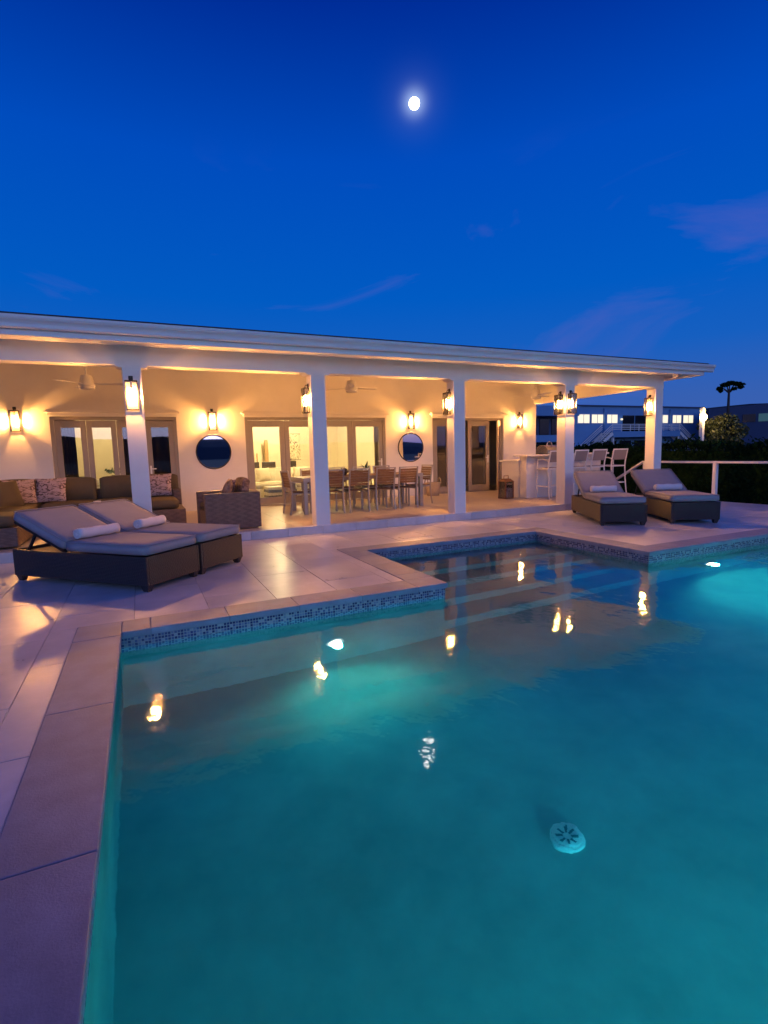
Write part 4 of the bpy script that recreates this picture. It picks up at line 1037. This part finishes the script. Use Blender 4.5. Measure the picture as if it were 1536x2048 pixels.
# ================================================================== HILLS
rnd = random.Random(21)
q = MB(); nA = 140; rows = []
for i in range(nA+1):
    az = R(-75+300*i/nA)
    h = 3.75+.45*math.sin(az*4.2+1.0)+.35*math.sin(az*9.1+.4)+.18*math.sin(az*23+2)+rnd.uniform(-.06, .06)
    if az > R(100): h = .75+max(0, az-R(148))/R(30)*1.35+.22*math.sin(az*17)+.12*math.sin(az*41)+rnd.uniform(-.05, .05)
    for (d, k) in ((560, 0), (620, .55), (700, 1.0), (820, .7)):
        z = 1.35+d*math.tan(R(max(.2, h)))*k if k else -1.2
        q.v.append(Vector((math.sin(az)*d, math.cos(az)*d, z)))
for i in range(nA):
    for j in range(3): a = i*4+j; q.f.append((a, a+1, a+5, a+4))
tag(q.build('hills', hill_m, smooth=False), kind='structure')

# ================================================================== ROOM FURNITURE
def room_light(label, loc, power):
    t = thing('ceiling_lamp', label, 'ceiling lamp', loc)
    MB().lathe([(.16, 0), (.17, -.03), (.15, -.05)], 20).build('ring', white_paint, t); MB().lathe([(.14, -.051), (.12, -.07), (.01, -.08)], 20).build('diffuser', ceil_lamp_m, t, smooth=True)
    lamp('ceiling_light', t, (0, 0, -.2), power, (1, .74, .36), .12)
room_light('ceiling lamp in the living room, near the glass door', (4.1, 14.0, 2.9), 400)
room_light('ceiling lamp at the back of the living room', (4.1, 16.6, 2.9), 340)
room_light('ceiling lamp in the bedroom behind the sofa', (-.9, 14.6, 2.9), 150)
s = thing('living_room_sofa', 'cream upholstered sofa inside the bright living room', 'sofa', (3.75, 14.75, HS), R(-8))
MB().box(-.95, .95, -.42, .42, .08, .30).build('base', cream_fabric, s, bevel=.02, seg=2)
for sx in (-1, 1): qq = soft(.2, .9, .62, .07); place(qq, T(sx*1.06, 0, .35)); qq.build('arm', cream_fabric, s, smooth=True)
qq = soft(2.0, .2, .75, .07); place(qq, T(0, .42, .48)); qq.build('backrest', cream_fabric, s, smooth=True)
for sx in (-.48, .48): qq = soft(.92, .78, .17, .05, .02); place(qq, T(sx, -.05, .39)); qq.build('seat_cushion', cream_fabric, s, smooth=True)
for x, a, lab in ((3.15, 18, 'left'), (4.25, -14, 'right')): make_pillow('cream pillow on the %s end of the living room sofa' % lab, (x, 14.82, HS+.48), R(a), R(20), cream_fabric, (.46, .42, .18), 'living room pillows')
t = thing('striped_ottoman', 'low striped ottoman before the cream living room sofa', 'ottoman', (3.35, 13.75, HS))
for k in range(5): MB().box(-.38, .38, -.28, .28, .02+.075*k, .02+.075*k+.074).build('band', dark_wood if k % 2 else cream_fabric, t, bevel=.01)
t = MB().box(-.9, .9, -.6, .6, 0, .012).build('striped_rug', rug_m); t.location = (3.6, 13.7, HS+.002); tag(t, 'striped rug on the living room floor', 'rug')
t = thing('wall_art', 'black ink abstract painting on the living room back wall', 'painting', (4.92, 18.2, 1.64))
MB().box(-.30, .30, -.035, -.002, -.45, .45).build('canvas', ink, t); MB().box(-.315, .315, -.03, -.003, .451, .466).box(-.315, .315, -.03, -.003, -.466, -.451).build('edge', dark_wood, t)
for x, lab in ((3.2, 'left'), (3.72, 'middle'), (4.4, 'right')):
    t = thing('indoor_chair', 'dark high backed chair behind the cream sofa, %s one' % lab, 'chair', (x, 16.4, HS), R(180), 'indoor dining chairs')
    MB().box(-.22, .22, -.22, .22, .42, .48).build('seat', dark_wood, t, bevel=.01); MB().box(-.22, .22, -.25, -.21, .481, 1.02).build('backrest', dark_wood, t, bevel=.01)
    for sx in (-1, 1):
        for sy in (-1, 1): MB().box(sx*.19-.02, sx*.19+.02, sy*.19-.02, sy*.19+.02, 0, .42).build('leg', dark_wood, t)
t = MB().box(-.06, .06, -.03, .03, 0, 1.75).box(-.35, -.31, -.02, .02, 0, 1.3).build('room_divider', honey_wood, bevel=.005); t.location = (3.95, 17.9, HS); tag(t, 'slim honey coloured wooden upright at the back of the living room', 'wood upright')
def curtain(label, x0, x1, y, m):
    mb = MB(); n = 28; k = 0
    for i in range(n+1):
        x = x0+(x1-x0)*i/n; yy = y+.035*math.sin(i*1.5)
        mb.v += [Vector((x, yy, HS+.02)), Vector((x, yy, 2.75)), Vector((x, yy+.01, HS+.02)), Vector((x, yy+.01, 2.75))]
    for i in range(n): a = 4*i; mb.f += [(a, a+1, a+5, a+4), (a+2, a+6, a+7, a+3)]
    tag(mb.build('curtain', m, smooth=True), label, 'curtain')
curtain('beige curtain gathered at the right of the living room door', 5.84, 6.1, 13.05, curtain_m)
curtain('dark curtain gathered at the left of the bedroom door', -1.62, -1.22, 13.0, curtain_dark)
curtain('dark sheet added behind the right half of the bedroom door to darken its panes', -.40, .95, 13.02, curtain_dark)  # added sheet, blacks out the panes where the room looks dark
t = thing('white_dresser', 'white low dresser in the bedroom behind the sofa', 'dresser', (-.55, 15.2, HS))
MB().box(-.8, .8, -.25, .25, 0, .40).build('lower_body', paper, t, bevel=.006); MB().box(-.8, .1, -.25, .25, .401, .72).build('upper_body', paper, t, bevel=.006)
for z in (.13, .27, .45, .59): MB().box(-.74, .04, -.262, -.251, z, z+.10).build('drawer_front', white_paint, t, bevel=.003)
t = thing('indoor_plant', 'small dark plant standing on the white dresser', 'plant', (-.62, 15.2, HS+.721))
MB().lathe([(.06, 0), (.08, .1)], 12).build('pot', dark_wood, t); mb = MB(); rr_ = random.Random(4); leaves(mb, [Vector((rr_.gauss(0, .1), rr_.gauss(0, .1), .16+abs(rr_.gauss(0, .06)))) for _ in range(90)], .05, rr_); mb.build('leaves', leaf_house, t, fix=False)
